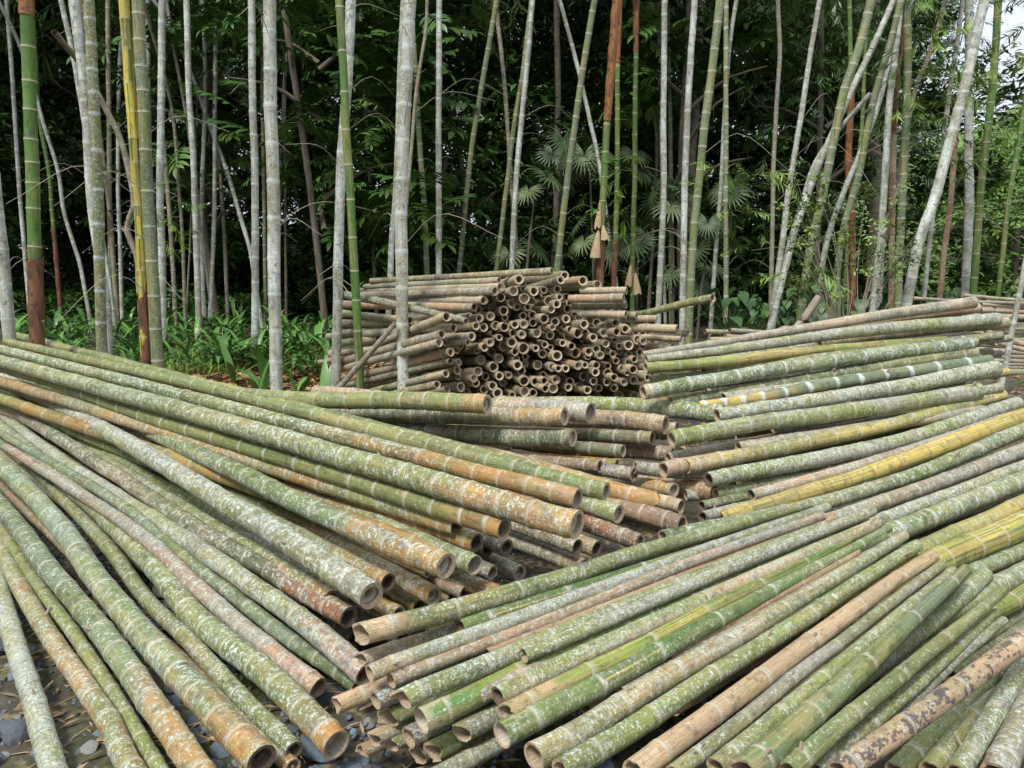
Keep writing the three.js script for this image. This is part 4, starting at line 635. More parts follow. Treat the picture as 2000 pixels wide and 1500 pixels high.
C('fg', [[51, 0], [57, 170], [62, 300], [66, 390], [68, 500], [72, 650]], [23, 25], .145, 'vivid green culm with brown papery sheath around its foot', { sheaths: [[700, 516, 's'], [30, -40, 'r']], twigs: 1 });
C('fg', [[70, 117], [78, 234], [96, 338], [101, 399], [107, 470]], [8, 8], .1, 'thin deep green culm standing in the dark behind the vivid green one', { sheaths: [[600, 460, 's']], twigs: 1 });
C('wt', [[83, 234], [114, 338], [125, 412], [156, 516], [168, 580]], [8, 8], .1, 'thin grey culm leaning over to the lichened pair', { top: 7 });
C('wt', [[122, 13], [140, 91], [156, 182], [168, 260]], [11, 10], .11, 'grey slanting culm behind the white lichened one', { twigs: 2 });
C('wt', [[144, 0], [158, 104], [169, 234], [179, 390], [196, 520], [208, 594], [211, 694]], [20, 16], .13, 'white lichened culm pressed behind the green speckled one');
C('gl', [[173, 0], [179, 125], [186, 234], [192, 390], [195, 552], [199, 690]], [21, 20], .135, 'speckled light green culm with wide white node bands', { twigs: 2 });
C('dk', [[211, 78], [213, 234], [214, 380], [216, 560]], [9, 9], .1, 'dim green culm in the dark right behind the speckled one');
C('wt', [[240, 60], [235, 104], [231, 364], [234, 464], [238, 585]], [8, 8], .1, 'thin grey culm to the near side of the yellow striped one');
C('bk', [[195, 190], [212, 222], [230, 258], [250, 325], [262, 400], [248, 446], [268, 503], [272, 560]], [11, 12], .1, 'crooked grey-brown stem with an elbow beside the yellow striped culm', { top: 4.5, name: 'crooked_stem', twigs: 2 });
C('bk', [[205, 340], [211, 380], [226, 568]], [9, 9], .1, 'brownish weathered culm near the crooked stem');
C('ys', [[242, 0], [250, 104], [260, 247], [269, 385], [273, 438], [281, 594], [287, 710]], [19, 20], .125, 'yellow culm with green stripes and a brown sheathed foot', { sheaths: [[725, 596, 's']], twigs: 4 });
C('gm', [[268, 0], [276, 135], [283, 260], [289, 390], [296, 500], [308, 716]], [21, 23], .14, 'stout dull green culm with thorny twigs beside the yellow striped one', { twigs: 5 });
C('wt', [[289, 0], [289, 80], [291, 200]], [10, 9], .11, 'pale culm peeping out behind the stout dull green one', { twigs: 1 });
C('wt', [[317, 0], [315, 208], [313, 390], [317, 516], [318, 662]], [14, 14], .13, 'straight whitish-green culm right beside the stout dull green one');
C('gy', [[325, 0], [337, 80], [350, 150], [365, 230], [378, 330]], [7, 7], .08, 'thin slanting dark culm crossing behind the whitish-green one');
C('dk', [[330, 400], [333, 438], [343, 624]], [9, 9], .1, 'olive culm in the black gap beyond the whitish-green one', { top: 6 });
C('dk', [[350, 380], [355, 438], [363, 645]], [7, 7], .08, 'thin olive culm in the black gap', { top: 6 });
C('wt', [[364, 0], [369, 182], [377, 286], [381, 390], [385, 542], [389, 662]], [11, 12], .12, 'grey culm with a slight bend in the dark part of the grove');
C('wt', [[395, 360], [393, 438], [400, 638]], [8, 9], .1, 'grey-green culm just behind the slightly bent one', { top: 7 });
C('gy', [[390, 20], [385, 200], [380, 300]], [4, 4], .05, 'very thin yellowish stem in the dark part of the grove');
C('wt', [[422, 0], [420, 208], [419, 390], [413, 568], [408, 648]], [9, 8], .1, 'thin upright grey culm, its foot tinged red', {});
C('gy', [[405, 210], [426, 300], [436, 425], [447, 646]], [8, 8], .1, 'thin grey-brown culm behind the upright grey one', { top: 7 });
C('wt', [[415, 260], [452, 360], [470, 425], [489, 490], [500, 560]], [8, 9], .1, 'grey culm slanting down toward the tall whitish one', { top: 7 });
C('wt', [[491, 0], [493, 182], [498, 338], [498, 542], [497, 726]], [14, 14], .125, 'tall whitish-green culm standing in leaf litter');
C('gm', [[513, 200], [516, 406], [519, 642]], [7, 8], .09, 'dull green culm peeping out between the two whitish ones');
C('wo', [[527, 0], [529, 208], [533, 390], [535, 484], [541, 766]], [25, 24], .15, 'thick white culm streaked with orange, standing in leaf litter', { twigs: 4 });
C('wt', [[562, 0], [555, 182], [549, 286], [546, 390], [545, 520]], [7, 7], .09, 'slender blue-grey culm touching the thick white one');
C('bk', [[556, 300], [557, 393], [559, 618]], [5, 6], .07, 'thin brown stem in the dark behind the thick white culm', { name: 'thin_stem', top: 8 });
C('wt', [[685, 0], [678, 156], [666, 338], [662, 458], [657, 700]], [20, 19], .11, 'white culm at the stack corner, crossed by a bright green one', { d: 7.9 });
C('fg', [[663, 0], [670, 130], [676, 260], [685, 385], [694, 562], [704, 764]], [15, 17], .085, 'bright green culm with cream rings in front of the tall stack', { d: 7.55, twigs: 4 });
C('gm', [[701, 0], [709, 130], [719, 286], [726, 406], [733, 552]], [8, 9], .1, 'slim green ringed culm behind the tall stack', {});
C('wo', [[801, 0], [795, 130], [788, 260], [783, 390], [785, 510], [788, 768]], [25, 24], .115, 'thick white culm standing right in front of the tall stack', { d: 7.2, twigs: 4 });
C('wt', [[776, 300], [772, 390], [766, 458], [762, 550]], [12, 12], .11, 'pale culm close behind the thick white one at the stack', { top: 8 });
C('bk', [[834, 0], [832, 60], [822, 120], [812, 190], [806, 260]], [5, 8], .07, 'knotty pale branch beside the thick white culm at the stack', { name: 'knotty_branch', top: 6, d: 9.5 });
C('gm', [[806, 60], [811, 130], [818, 260], [828, 390], [834, 540]], [10, 11], .11, 'green ringed culm leaning out from behind the thick white one');
C('wt', [[858, 0], [857, 200], [857, 390], [857, 542]], [12, 12], .12, 'straight blue-grey speckled culm above the tall stack', { twigs: 4 });
C('gm', [[970, 0], [945, 143], [922, 286], [910, 390], [896, 538]], [11, 10], .115, 'grey-green culm leaning over the middle of the tall stack', { twigs: 3 });
C('dk', [[972, 40], [984, 150], [992, 260], [998, 340]], [9, 9], .1, 'dark green culm crossing behind the leaning grey-green one');
C('gm', [[1032, 50], [1020, 150], [1006, 234], [988, 377], [968, 534]], [10, 10], .11, 'green ringed culm leaning behind the white speckled one');
C('wt', [[1040, 0], [1027, 156], [1011, 312], [1006, 386], [1000, 532]], [11, 11], .115, 'white speckled culm leaning above the tall stack');
C('bk', [[1088, 0], [1089, 120], [1089, 260], [1087, 377], [1081, 530]], [13, 12], .17, 'dark slender tree trunk behind the fan palms', { name: 'bare_tree', cat: 'tree', part: 'trunk', group: 'forest trunks', wob: .03 });
C('wt', [[1093, 0], [1131, 143], [1152, 234], [1171, 325], [1180, 390]], [9, 9], .1, 'pale culm slanting across behind the grey-green ones', { top: 8 });
C('gm', [[1162, 0], [1141, 117], [1126, 221], [1105, 377], [1087, 534]], [13, 13], .125, 'grey-green culm leaning above the topmost stack pole');
C('fg', [[1204, 0], [1196, 104], [1188, 208], [1184, 260], [1179, 377], [1174, 464], [1171, 580]], [14, 14], .13, 'green culm in a long orange-brown sheath with loose cream flaps', { sheaths: [[236, -30, 'r'], [580, 500, 's']], flaps: [[1171, 442, .34, .1, .4], [1168, 500, .36, .15, .5], [1177, 468, .2, .13, -.5]], twigs: 1 });
C('fg', [[1210, 0], [1206, 130], [1206, 260], [1205, 377], [1202, 464], [1198, 580]], [9, 10], .1, 'slim green culm just behind the orange-sheathed one', { sheaths: [[122, -40, 'r'], [580, 480, 's']], twigs: 1 });
C('fg', [[1243, 0], [1241, 182], [1239, 377], [1236, 464], [1235, 590]], [9, 10], .105, 'green culm with brown sheathed top and cream flaps at its foot', { sheaths: [[102, -40, 'r']], flaps: [[1231, 556, .34, .12, .5], [1240, 572, .34, .15, -.5]], twigs: 2 });
C('bk', [[1250, 0], [1262, 120], [1269, 182], [1282, 260], [1280, 377], [1274, 480]], [5, 7], .08, 'bent thin brown stem beside the cream-flapped culm', { name: 'thin_stem' });
C('wt', [[1287, 0], [1288, 182], [1291, 300]], [7, 7], .09, 'thin pale culm hugging the whitish one past the stack');
C('wt', [[1298, 0], [1296, 208], [1296, 377], [1289, 542], [1285, 640]], [12, 12], .12, 'whitish straight culm just past the tall stack');
C('gm', [[1304, 20], [1309, 260], [1310, 377], [1310, 480]], [8, 9], .11, 'dim green culm behind the whitish straight one');
C('bk', [[1364, 100], [1360, 200], [1352, 286], [1346, 420], [1340, 560]], [17, 17], .24, 'broad mossy tree trunk behind the white speckled culm', { name: 'bare_tree', cat: 'tree', part: 'trunk', group: 'forest trunks' });
C('wt', [[1357, 0], [1345, 182], [1337, 377], [1335, 490], [1333, 640]], [13, 13], .125, 'white culm flecked with black beside the stout green ringed one');
C('gm', [[1406, 0], [1388, 156], [1375, 260], [1363, 377], [1354, 464], [1344, 665]], [17, 15], .13, 'stout green ringed culm leaning, with long arching twigs', { twigs: 6 });
C('gl', [[1418, 0], [1418, 208], [1417, 377], [1418, 490], [1417, 645]], [10, 10], .11, 'upright pale green culm beside the stout leaning one', { twigs: 2 });
C('wt', [[1410, 330], [1406, 386], [1396, 516], [1387, 665]], [9, 9], .1, 'grey-green lichened culm between the two green ones', { top: 8 });
C('gy', [[1519, 0], [1523, 104], [1518, 182], [1511, 312], [1509, 438], [1504, 640]], [8, 9], .1, 'thin knotty grey stem at the edge of the leaning clump', { twigs: 4 });
C('wt', [[1601, 0], [1581, 117], [1563, 234], [1540, 377], [1529, 464], [1503, 650]], [9, 13], .11, 'pale grey-green culm leaning out of the right clump', { twigs: 3 });
C('wt', [[1560, 420], [1550, 450], [1527, 540], [1508, 640]], [10, 12], .11, 'grey culm foot joined to the pale leaning one', { top: 4.2 });
C('gm', [[1701, 0], [1678, 91], [1652, 169], [1631, 260], [1607, 377], [1584, 477], [1568, 581], [1560, 650]], [18, 15], .14, 'thick grey-green ringed culm leaning strongly outward', { twigs: 6 });
C('wt', [[1745, 0], [1709, 83], [1667, 169], [1630, 250], [1592, 338], [1576, 385], [1556, 440], [1535, 520]], [13, 13], .125, 'grey culm crossing the thick ringed one at a slant');
C('gm', [[1761, 0], [1740, 78], [1717, 156], [1693, 260], [1678, 338], [1649, 438], [1636, 529], [1624, 625]], [14, 13], .13, 'green ringed culm leaning inside the right clump', { twigs: 3 });
C('wt', [[1760, 60], [1735, 130], [1710, 220], [1680, 300], [1650, 370], [1618, 460], [1600, 560], [1590, 640]], [10, 11], .11, 'light grey culm slanting behind the green leaning ones');
C('fg', [[1690, 100], [1683, 250], [1668, 380], [1655, 480], [1648, 620]], [7, 9], .09, 'slim dark green culm within the right clump');
C('fg', [[1662, 160], [1662, 195], [1657, 325], [1664, 430], [1666, 630]], [8, 11], .1, 'culm wholly wrapped in red-brown sheath in the right clump', { sheaths: [[640, 150, 'r']], twigs: 0 });
C('wt', [[1745, 130], [1740, 170], [1730, 312], [1719, 464], [1704, 605]], [12, 13], .12, 'pale grey culm in the heart of the right clump', { twigs: 2 });
C('wt', [[1735, 280], [1728, 380], [1722, 480], [1716, 600]], [10, 12], .12, 'whitish culm standing just beside the heart of the right clump', { top: 7 });
C('pb', [[1763, 20], [1761, 52], [1750, 156], [1746, 247], [1743, 386], [1740, 612]], [13, 11], .12, 'culm with rusty bark and a dark brown sheath high up', { sheaths: [[262, 30, 'r']], twigs: 1 });
C('gm', [[1771, 0], [1772, 156], [1769, 260], [1762, 377], [1758, 464], [1754, 604]], [14, 15], .14, 'upright stout green ringed culm of the right clump', { twigs: 3 });
C('bk', [[1706, 40], [1702, 150], [1700, 240], [1712, 320], [1708, 420], [1704, 520]], [22, 22], .3, 'broad mottled tree trunk deep inside the right clump', { name: 'bare_tree', cat: 'tree', part: 'trunk', group: 'forest trunks' });
C('dk', [[1846, 0], [1830, 60], [1810, 120], [1786, 180], [1770, 260]], [10, 10], .11, 'dark green culm leaning out toward the bright sky', { twigs: 3 });
C('wt', [[1922, 0], [1899, 104], [1878, 195], [1849, 299], [1826, 385], [1797, 464], [1768, 610]], [18, 20], .15, 'thickest grey lichened culm leaning toward the sky', { twigs: 3 });
C('wt', [[1880, 0], [1870, 78], [1854, 182], [1840, 290], [1825, 400], [1812, 500], [1803, 612]], [9, 9], .105, 'thin grey culm rising just behind the thickest leaning one');
C('pb', [[1910, 60], [1896, 120], [1880, 180], [1870, 240], [1857, 386], [1844, 490], [1834, 590]], [11, 11], .12, 'brown and white blotched culm near the bright hillside');
C('wt', [[1893, 150], [1892, 286], [1893, 385], [1890, 480], [1886, 590]], [15, 17], .16, 'upright pale trunk-like culm before the bright hillside', { twigs: 1, d: 13 });
C('fg', [[1950, 0], [1940, 156], [1925, 286], [1914, 385], [1909, 464], [1899, 590]], [13, 14], .14, 'deep green ringed culm before the bright hillside', { twigs: 2 });
C('fg', [[1999, 220], [1979, 338], [1969, 399], [1956, 516], [1948, 590]], [9, 10], .11, 'slim deep green culm before the hillside at the right edge', { twigs: 1 });
C('wt', [[2006, 500], [2000, 529], [1974, 660]], [11, 11], .08, 'grey culm leaning in front of the far pile', { top: 5, d: 8.2 });

// ---------------------------------------------------------------- leaves
const leafMat = (c, rough = .5, tr = 0) => new THREE[tr ? 'MeshPhysicalMaterial' : 'MeshStandardMaterial']({ color: new THREE.Color().setRGB(...c), roughness: rough, side: THREE.DoubleSide, ...(tr ? { transmission: tr, thickness: 0 } : {}) });
function bladePts(len, wid, n, bend, fold, heart) {            // a leaf blade along +z, its midrib folded, bending down
  const pos = [], uv = [], idx = []; let y = 0, z = 0, a = bend[0];
  for (let i = 0; i <= n; i++) {
    const t = i / n, w = wid / 2 * (heart ? Math.sin(Math.PI * Math.pow(t * .96 + .04, .55)) : Math.pow(Math.sin(Math.PI * Math.pow(t * .98 + .01, .8)), .8));
    pos.push(-w, y + w * fold, z, 0, y, z, w, y + w * fold, z); uv.push(0, t, .5, t, 1, t);
    if (i) { const b = i * 3; idx.push(b - 3, b, b - 2, b - 2, b, b + 1, b - 2, b + 1, b - 1, b - 1, b + 1, b + 2); }
    a = lerp(bend[0], bend[1], t); y += Math.sin(a) * len / n; z += Math.cos(a) * len / n;
  }
  return geoFrom(pos, null, uv, idx);
}
const E3 = new THREE.Euler(), Q4 = new THREE.Quaternion(), M4 = new THREE.Matrix4();
const put = (g, p, ry, rx, rz = 0, s = 1) => g.clone().applyMatrix4(M4.compose(p, Q4.setFromEuler(E3.set(rx, ry, rz, 'YXZ')), V(s, s, s)));
function broadSprig(seed, n = 13, ll = .12, lw = .05) {
  const g = rngOf(seed), parts = []; for (let i = 0; i < n; i++) { const t = i / n; parts.push(put(bladePts(ll * rr(.7, 1.2, g), lw, 2, [.1, -.5], .25), V(rr(-.06, .06, g), -.04 * t + rr(-.05, .05, g), t * .36 - .18), (i % 2 ? 1 : -1) * rr(.5, 1.4, g), rr(-.5, .5, g), rr(-.5, .5, g))); }
  return mergeGeometries(parts);
}
function pinnate(seed, pairs = 6, len = .5, ll = .17, lw = .06) {   // a compound leaf: rachis with leaflets in pairs
  const g = rngOf(seed), parts = [tube([V(0, 0, 0), V(0, .02, len * .5), V(0, -.05, len)], .004, .002, 3, 4)];
  for (let i = 0; i < pairs; i++) for (const s of [-1, 1]) { const t = .2 + .8 * (i + .5) / pairs; parts.push(put(bladePts(ll * rr(.85, 1.1, g) * (.8 + .4 * Math.sin(t * 3)), lw, 3, [-.05, -.6], .2), V(0, .02 - .07 * t * t, t * len), s * rr(.95, 1.2, g), rr(-.1, .25, g))); }
  parts.push(put(bladePts(ll, lw, 3, [-.2, -.7], .2), V(0, -.05, len), 0, .1)); return mergeGeometries(parts);
}
function bambooSprig(seed, n = 12) {
  const g = rngOf(seed), parts = [tube([V(0, 0, 0), V(0, .03, .2), V(0, -.04, .42)], .003, .0015, 3, 3)];
  for (let i = 0; i < n; i++) { const t = .25 + .75 * i / n; parts.push(put(bladePts(rr(.13, .2, g), .02, 2, [-.2, -.9], .15), V(0, .02 - .07 * t * t, t * .42), (i % 2 ? 1 : -1) * rr(.25, .9, g), rr(-.1, .6, g), rr(-.6, .6, g))); }
  return mergeGeometries(parts);
}
function instanced(name, geo, mat, mats, parent, tint) {
  const m = new THREE.InstancedMesh(geo, mat, mats.length); m.name = parent === scene ? numbered(name) : name; mats.forEach((x, i) => m.setMatrixAt(i, x)); const c = new THREE.Color(), g = rngOf(mats.length);
  if (tint) mats.forEach((x, i) => m.setColorAt(i, c.setRGB(...tint(g)))); m.castShadow = m.receiveShadow = true; m.userData.kind = 'stuff'; parent.add(m); return m;
}
const mat4 = (p, g, s, pitch = .6) => new THREE.Matrix4().compose(p, new THREE.Quaternion().setFromEuler(new THREE.Euler(rr(-pitch, pitch, g), rr(0, 6.28, g), rr(-.5, .5, g), 'YXZ')), V(s, s, s));
const leafTint = g => { const v = rr(.55, 1.35, g), y = rr(0, .35, g); return [v * (.8 + y), v, v * (.75 - y * .6)]; };
const sprigs = [broadSprig(1), broadSprig(2, 11, .15, .065)], pinn = [pinnate(3), pinnate(4, 5, .42, .2, .075)], bsprig = bambooSprig(5);
const darkLeaf = leafMat([.05, .09, .035], .45), midLeaf = leafMat([.055, .12, .035], .4), bamLeaf = leafMat([.1, .16, .05], .5), brightLeaf = leafMat([.12, .21, .045], .5);
// forest trees behind the grove, each with trunk, limbs and a crown of leaf sprays
function tree(x, d, h, rad, n, mat, geo, label, o = {}) {
  const g = rngOf(Math.round(x * 7 + d * 131)), B = atG(x, d), t = thing('forest_tree', label, 'tree', 'forest trees behind the grove');
  const tr = [tube([V(0, -.1, 0), V(rr(-.2, .2, g), h * .4, 0), V(rr(-.5, .5, g), h * .9, rr(-.3, .3, g))], o.tr ?? .16, .05, 9, 10)];
  for (let i = 0; i < 5; i++) { const y = h * rr(.3, .75, g), a = rr(0, 6.28, g), l = rad * rr(.6, 1, g); tr.push(tube([V(0, y, 0), V(Math.cos(a) * l * .5, y + l * .35, Math.sin(a) * l * .5), V(Math.cos(a) * l, y + l * .45, Math.sin(a) * l)], .05, .012, 5, 5)); }
  mesh('trunk', mergeGeometries(tr), trunkMat, t);
  const clumps = Array.from({ length: 26 }, () => { const a = rr(0, 6.28, g), q = Math.sqrt(g()) * rad, y = lerp(o.low ?? .12, 1, g()) * h; return [Math.cos(a) * q, y, Math.sin(a) * q, rr(.45, 1, g)]; }), ms = [];
  for (let i = 0; i < n; i++) { const c = clumps[Math.floor(g() * 26)], a = rr(0, 6.28, g), u = rr(-1, 1, g), q = c[3] * Math.cbrt(g()) * (o.spread ?? 1.1), s = Math.sqrt(1 - u * u); ms.push(mat4(V(c[0] + Math.cos(a) * s * q, c[1] + u * q * .8, c[2] + Math.sin(a) * s * q), g, rr(.8, 1.5, g) * (o.sc ?? 1))); }
  instanced('crown', geo, mat, ms, t, leafTint);
  t.position.copy(B); return t;
}
const trunkMat = new THREE.MeshStandardMaterial({ map: woodTex([.05, .04, .03], [.2, .17, .13], [1, .5]), roughness: .95 });
const treeAt = ['at the left picture edge', 'behind the vivid green sheath-footed culm', 'behind the yellow striped culm', 'behind the slightly bent grey culm', 'behind the tall whitish-green culm', 'behind the slender blue-grey culm', 'behind the bright green ringed culm', 'behind the thick white culm at the stack', 'behind the blue-grey speckled culm', 'behind the leaning grey-green culm', 'behind the slender dark trunk', 'behind the orange-sheathed culm', 'behind the whitish straight culm', 'behind the stout green leaning culm', 'behind the knotty grey stem', 'behind the thick grey-green leaning culm', 'behind the upright stout green culm'];
for (let i = 0; i < 17; i++) {
  const x = -40 + i * 108 + (i % 3) * 20, d = [18, 22, 19.5, 25][i % 4] + (i % 5) * .4;
  tree(x, d, 9 + (i * 37 % 5) * .6, 2.2 + (i % 3) * .3, 2000, i % 3 ? darkLeaf : midLeaf, sprigs[i % 2], `dark leafy forest tree ${treeAt[i]}`, { low: .05, sc: 1.3 });
}
tree(640, 13, 6.2, 1.6, 330, midLeaf, pinn[0], 'tree with drooping feather-shaped leaves above the stack flank', { low: .38, tr: .06, spread: .9 });
tree(770, 14, 6, 1.1, 200, midLeaf, pinn[1], 'smaller feather-leaved tree between green and white culms', { low: .35, tr: .05, spread: .8 });
tree(430, 15, 6.4, 1.3, 230, midLeaf, pinn[0], 'feather-leaved tree in the dark beyond the whitish-green culm', { low: .4, tr: .05 });
tree(1330, 15, 8, 1.6, 260, midLeaf, pinn[1], 'feather-leaved tree above the whitish straight culm', { low: .55, tr: .06 });
tree(930, 15, 4.2, 1.3, 260, midLeaf, sprigs[1], 'low leafy tree above the middle of the tall stack', { low: .15, tr: .05 });
tree(830, 14.2, 3.6, .9, 260, midLeaf, sprigs[1], 'leafy bush-like tree right behind the tall stack', { low: .1, tr: .04 });
tree(1590, 15.5, 7, 1.9, 900, midLeaf, bsprig, 'fine-leaved tree behind the thin knotty stem', { low: .3, tr: .06 });
// bamboo foliage: the canopy that roofs the grove, and sprays hanging at its open side
{
  const g = rngOf(4242), ms = [];
  for (let i = 0; i < 17000; i++) { const z = -rr(12.5, 30, g), x = rr(-20, 15, g) * (.6 + .02 * -z), y = rr(6.8, 13, g) + (z > -17 ? 1.5 : 0); if (x > -z * .5 && z < -12) continue; ms.push(mat4(V(x, y, z), g, rr(1.5, 2.8, g), .9)); }
  const c = instanced('bamboo_canopy', bsprig, bamLeaf, ms, scene, leafTint); tag(c, 'bamboo leaf canopy roofing the grove above the culms', 'foliage', null, 'stuff');
  const sp = (x, y, d, n, R0, label) => { const q = []; for (let i = 0; i < n; i++) { const p = atD(x, y, d); p.add(V(rr(-R0, R0, g), rr(-R0, R0, g) * 1.2, rr(-.6, .6, g))); q.push(mat4(p, g, rr(.7, 1.2, g), .8)); } const m = instanced('bamboo_leaf_spray', bsprig, brightLeaf, q, scene, leafTint); tag(m, label, 'foliage', 'bamboo leaf sprays', 'stuff'); };
  sp(1835, 60, 11, 90, .75, 'light bamboo leaf spray against the sky beside the upright stout culm'); sp(1850, 200, 11, 60, .7, 'bamboo leaf spray hanging above the bright hillside'); sp(1985, 40, 10, 40, .6, 'bamboo leaf spray in the upper right corner'); sp(720, 250, 10.5, 8, .25, 'tiny leaf spray beside the slim green ringed culm');
  sp(1480, 430, 9.5, 26, .6, 'thin leaf spray over the dark gap beside the pale green culm'); sp(320, 420, 10.5, 14, .35, 'small leaf tuft beside the stout dull green culm'); sp(1200, 380, 10, 14, .3, 'pale leaf tuft beside the orange-sheathed culm');
}
// undergrowth mass deep in the wood
{
  const g = rngOf(515), ms = [];
  for (let i = 0; i < 6000; i++) { const d = rr(16.5, 27, g), x = rr(-100, 1760, g), B = atG(x, d); B.y += rr(0, 1.4, g) * (x > 560 ? 1.4 : .5); ms.push(mat4(B, g, rr(.8, 1.6, g))); }
  tag(instanced('undergrowth', sprigs[1], midLeaf, ms, scene, leafTint), 'low leafy undergrowth on the dark forest floor behind the culms', 'undergrowth', null, 'stuff');
}
// unseen trees added round the viewer to cut the low sky light
[[-13, 3], [-11, 9.5], [-5, 13.5], [2.5, 14.5], [9, 12.5], [13.5, 7], [15, 0]].forEach(([x, z], i) => { const t = tree(1000, 20, 11.5, 3.1, 1900, i % 2 ? midLeaf : darkLeaf, sprigs[i % 2], `unseen tree added to shade the clearing, ${['far round by the gravel side', 'behind the gravel side', 'behind and a little to the gravel side', 'straight behind the viewer', 'behind the front pile side', 'round by the front pile side', 'beside the broad heap'][i]}`, { low: .05, sc: 1.5, tr: .2, spread: 1.5 }); t.position.set(x, 0, z); t.rotation.y = i; });
// the far wood, one mass behind the single trees
{
  const g = rngOf(616), ms = [];
  for (let i = 0; i < 7500; i++) { const z = -rr(29, 37, g), x = rr(-30, 15, g); if (x > -z * .44) continue; ms.push(mat4(V(x, .3 + 15 * Math.pow(g(), 1.7), z), g, rr(2.4, 4.2, g), .9)); }
  for (let i = 0; i < 3200; i++) ms.push(mat4(V(-rr(15, 26, g), .2 + 12 * Math.pow(g(), 1.4), -rr(2, 30, g)), g, rr(2, 3.4, g), .9));   // and round the left side of the clearing
  tag(instanced('far_wood', sprigs[0], darkLeaf, ms, scene, leafTint), 'far dark wood closing the view behind the forest trees', 'forest', null, 'stuff');
}
// ---------------------------------------------------------------- hill and open land past the grove, upper right
{
  const hillH = (x, z) => { const k = sst(8, 26, x + z * .1) * sst(16, 44, -z); return groundY(x, z) + 10.5 * k + .5 * Math.sin(x * .6) * Math.cos(z * .5) * k; };
  const g = new THREE.PlaneGeometry(60, 60, 70, 70); g.rotateX(-Math.PI / 2); g.translate(38, 0, -46); const p = g.attributes.position, uv = g.attributes.uv;
  for (let i = 0; i < p.count; i++) { p.setY(i, hillH(p.getX(i), p.getZ(i)) + .03); uv.setXY(i, p.getX(i) / 4, p.getZ(i) / 4); } g.computeVertexNormals();
  const a = noiseTable(256, 256, 40, 40, 61), b = noiseTable(256, 256, 6, 6, 62);
  structure('hill', g, new THREE.MeshStandardMaterial({ map: colorTexture(256, 256, (x, y, c) => { const t = .5 * a[y * 256 + x] + .5 * b[y * 256 + x]; c[0] = lerp(.08, .15, t); c[1] = lerp(.14, .24, t); c[2] = lerp(.03, .06, t); }), roughness: .9 }));
  const gg = rngOf(99), ms = []; for (let i = 0; i < 9000; i++) { const x = rr(10, 36, gg), z = -rr(18, 42, gg); if (x < -z * .46) continue; ms.push(mat4(V(x, hillH(x, z) + rr(0, .5, gg), z), gg, rr(1.2, 2.4, gg), .25)); }
  tag(instanced('hillside_growth', sprigs[0], leafMat([.12, .21, .045], .6), ms, scene, leafTint), 'bright yellow-green growth covering the sunny hillside', 'undergrowth', null, 'stuff');
  tree(1985, 15, 2.4, 1.0, 350, brightLeaf, sprigs[0], 'bright green bush-like tree at the right edge before the hill', { low: .05, tr: .05 });
}
// ---------------------------------------------------------------- plants on the forest floor
const gingerMat = [leafMat([.075, .19, .04], .42), leafMat([.11, .24, .05], .42), leafMat([.05, .14, .035], .42)];
function leafy(name, leaves) { const g = new THREE.Group(); g.name = name; for (const [geo, mat] of leaves) mesh('leaf', geo, mat, g); scene.remove(g); return g; }
const bladeLong = [bladePts(.4, .058, 6, [.9, -.5], .3), bladePts(.46, .05, 6, [1.15, -.1], .3), bladePts(.32, .055, 6, [.5, -.7], .3)];
function gingerProto(seed) {
  const g = rngOf(seed), l = []; const n = 7 + Math.floor(g() * 4);
  for (let i = 0; i < n; i++) { const t = i / n; l.push([put(bladeLong[i % 3], V(rr(-.05, .05, g), .06 + t * .22, rr(-.05, .05, g)), i * 2.4 + rr(-.4, .4, g), rr(-.2, .2, g), 0, rr(.75, 1.15, g)), gingerMat[Math.floor(g() * 3)]]); }
  const o = leafy('ginger_plant', l); mesh('stem', tube([V(0, 0, 0), V(.01, .2, .01), V(0, .34, 0)], .008, .004, 5, 3), gingerMat[0], o); return o;
}
const gingers = [1, 2, 3, 4, 5].map(gingerProto);
{
  const g = rngOf(808); let k = 0; const ref = ['by the mottled grey culm', 'by the vivid green sheath-footed culm', 'by the speckled light green culm', 'by the stout dull green culm', 'between dull green and tall whitish culms', 'by the tall whitish-green culm', 'by the thick white orange-streaked culm', 'by the stack corner'];
  for (let i = 0; i < 185; i++) {
    const x = i > 150 ? rr(330, 650, g) : rr(10, 650, g), d = i > 150 ? rr(9.2, 10.9, g) : i < 10 ? rr(9.4, 10.2, g) : rr(10.2, 15, g); if (x > 440 && d < 10.8 && i > 9 && i < 151) continue;
    const o = copyOf(gingers[k++ % 5], `bright green long-leaved plant ${ref[Math.min(7, Math.floor(x / 82))]}, ${d < 11.6 ? 'front' : 'rear'} of the green belt`, 'long-leaved plants along the grove edge'); o.userData.category = 'plant';
    o.position.copy(atG(x, d)); o.rotation.y = rr(0, 6.28, g); o.scale.setScalar(rr(.7, 1.3, g) * (d > 12 ? 1.15 : 1));
  }
  const big = [bladePts(.62, .11, 8, [1.35, .9], .25), bladePts(.5, .1, 8, [1.2, .3], .25), bladePts(.7, .1, 8, [.9, -.2], .25)];
  [[515, 8.6], [578, 8.3], [452, 8.8], [630, 8.0], [500, 8.4]].forEach(([x, d], i) => {
    const t = thing('broad_leaf_plant', `young plant with ${['two tall upright', 'three wide arching', 'few short upright', 'short bluish', 'narrow upright'][i]} leaves in the leaf litter`, 'plant', 'young broad-leaved plants in the litter');
    for (let q = 0; q < 3 + i % 2; q++) mesh('leaf', put(big[(q + i) % 3], V(0, .02, 0), q * 2.2 + i, 0, 0, rr(.7, 1, g)), gingerMat[q % 2], t); t.position.copy(atG(x, d));
  });
}
const heartMat = [leafMat([.05, .11, .035], .45), leafMat([.07, .145, .04], .45), leafMat([.045, .09, .03], .45)];
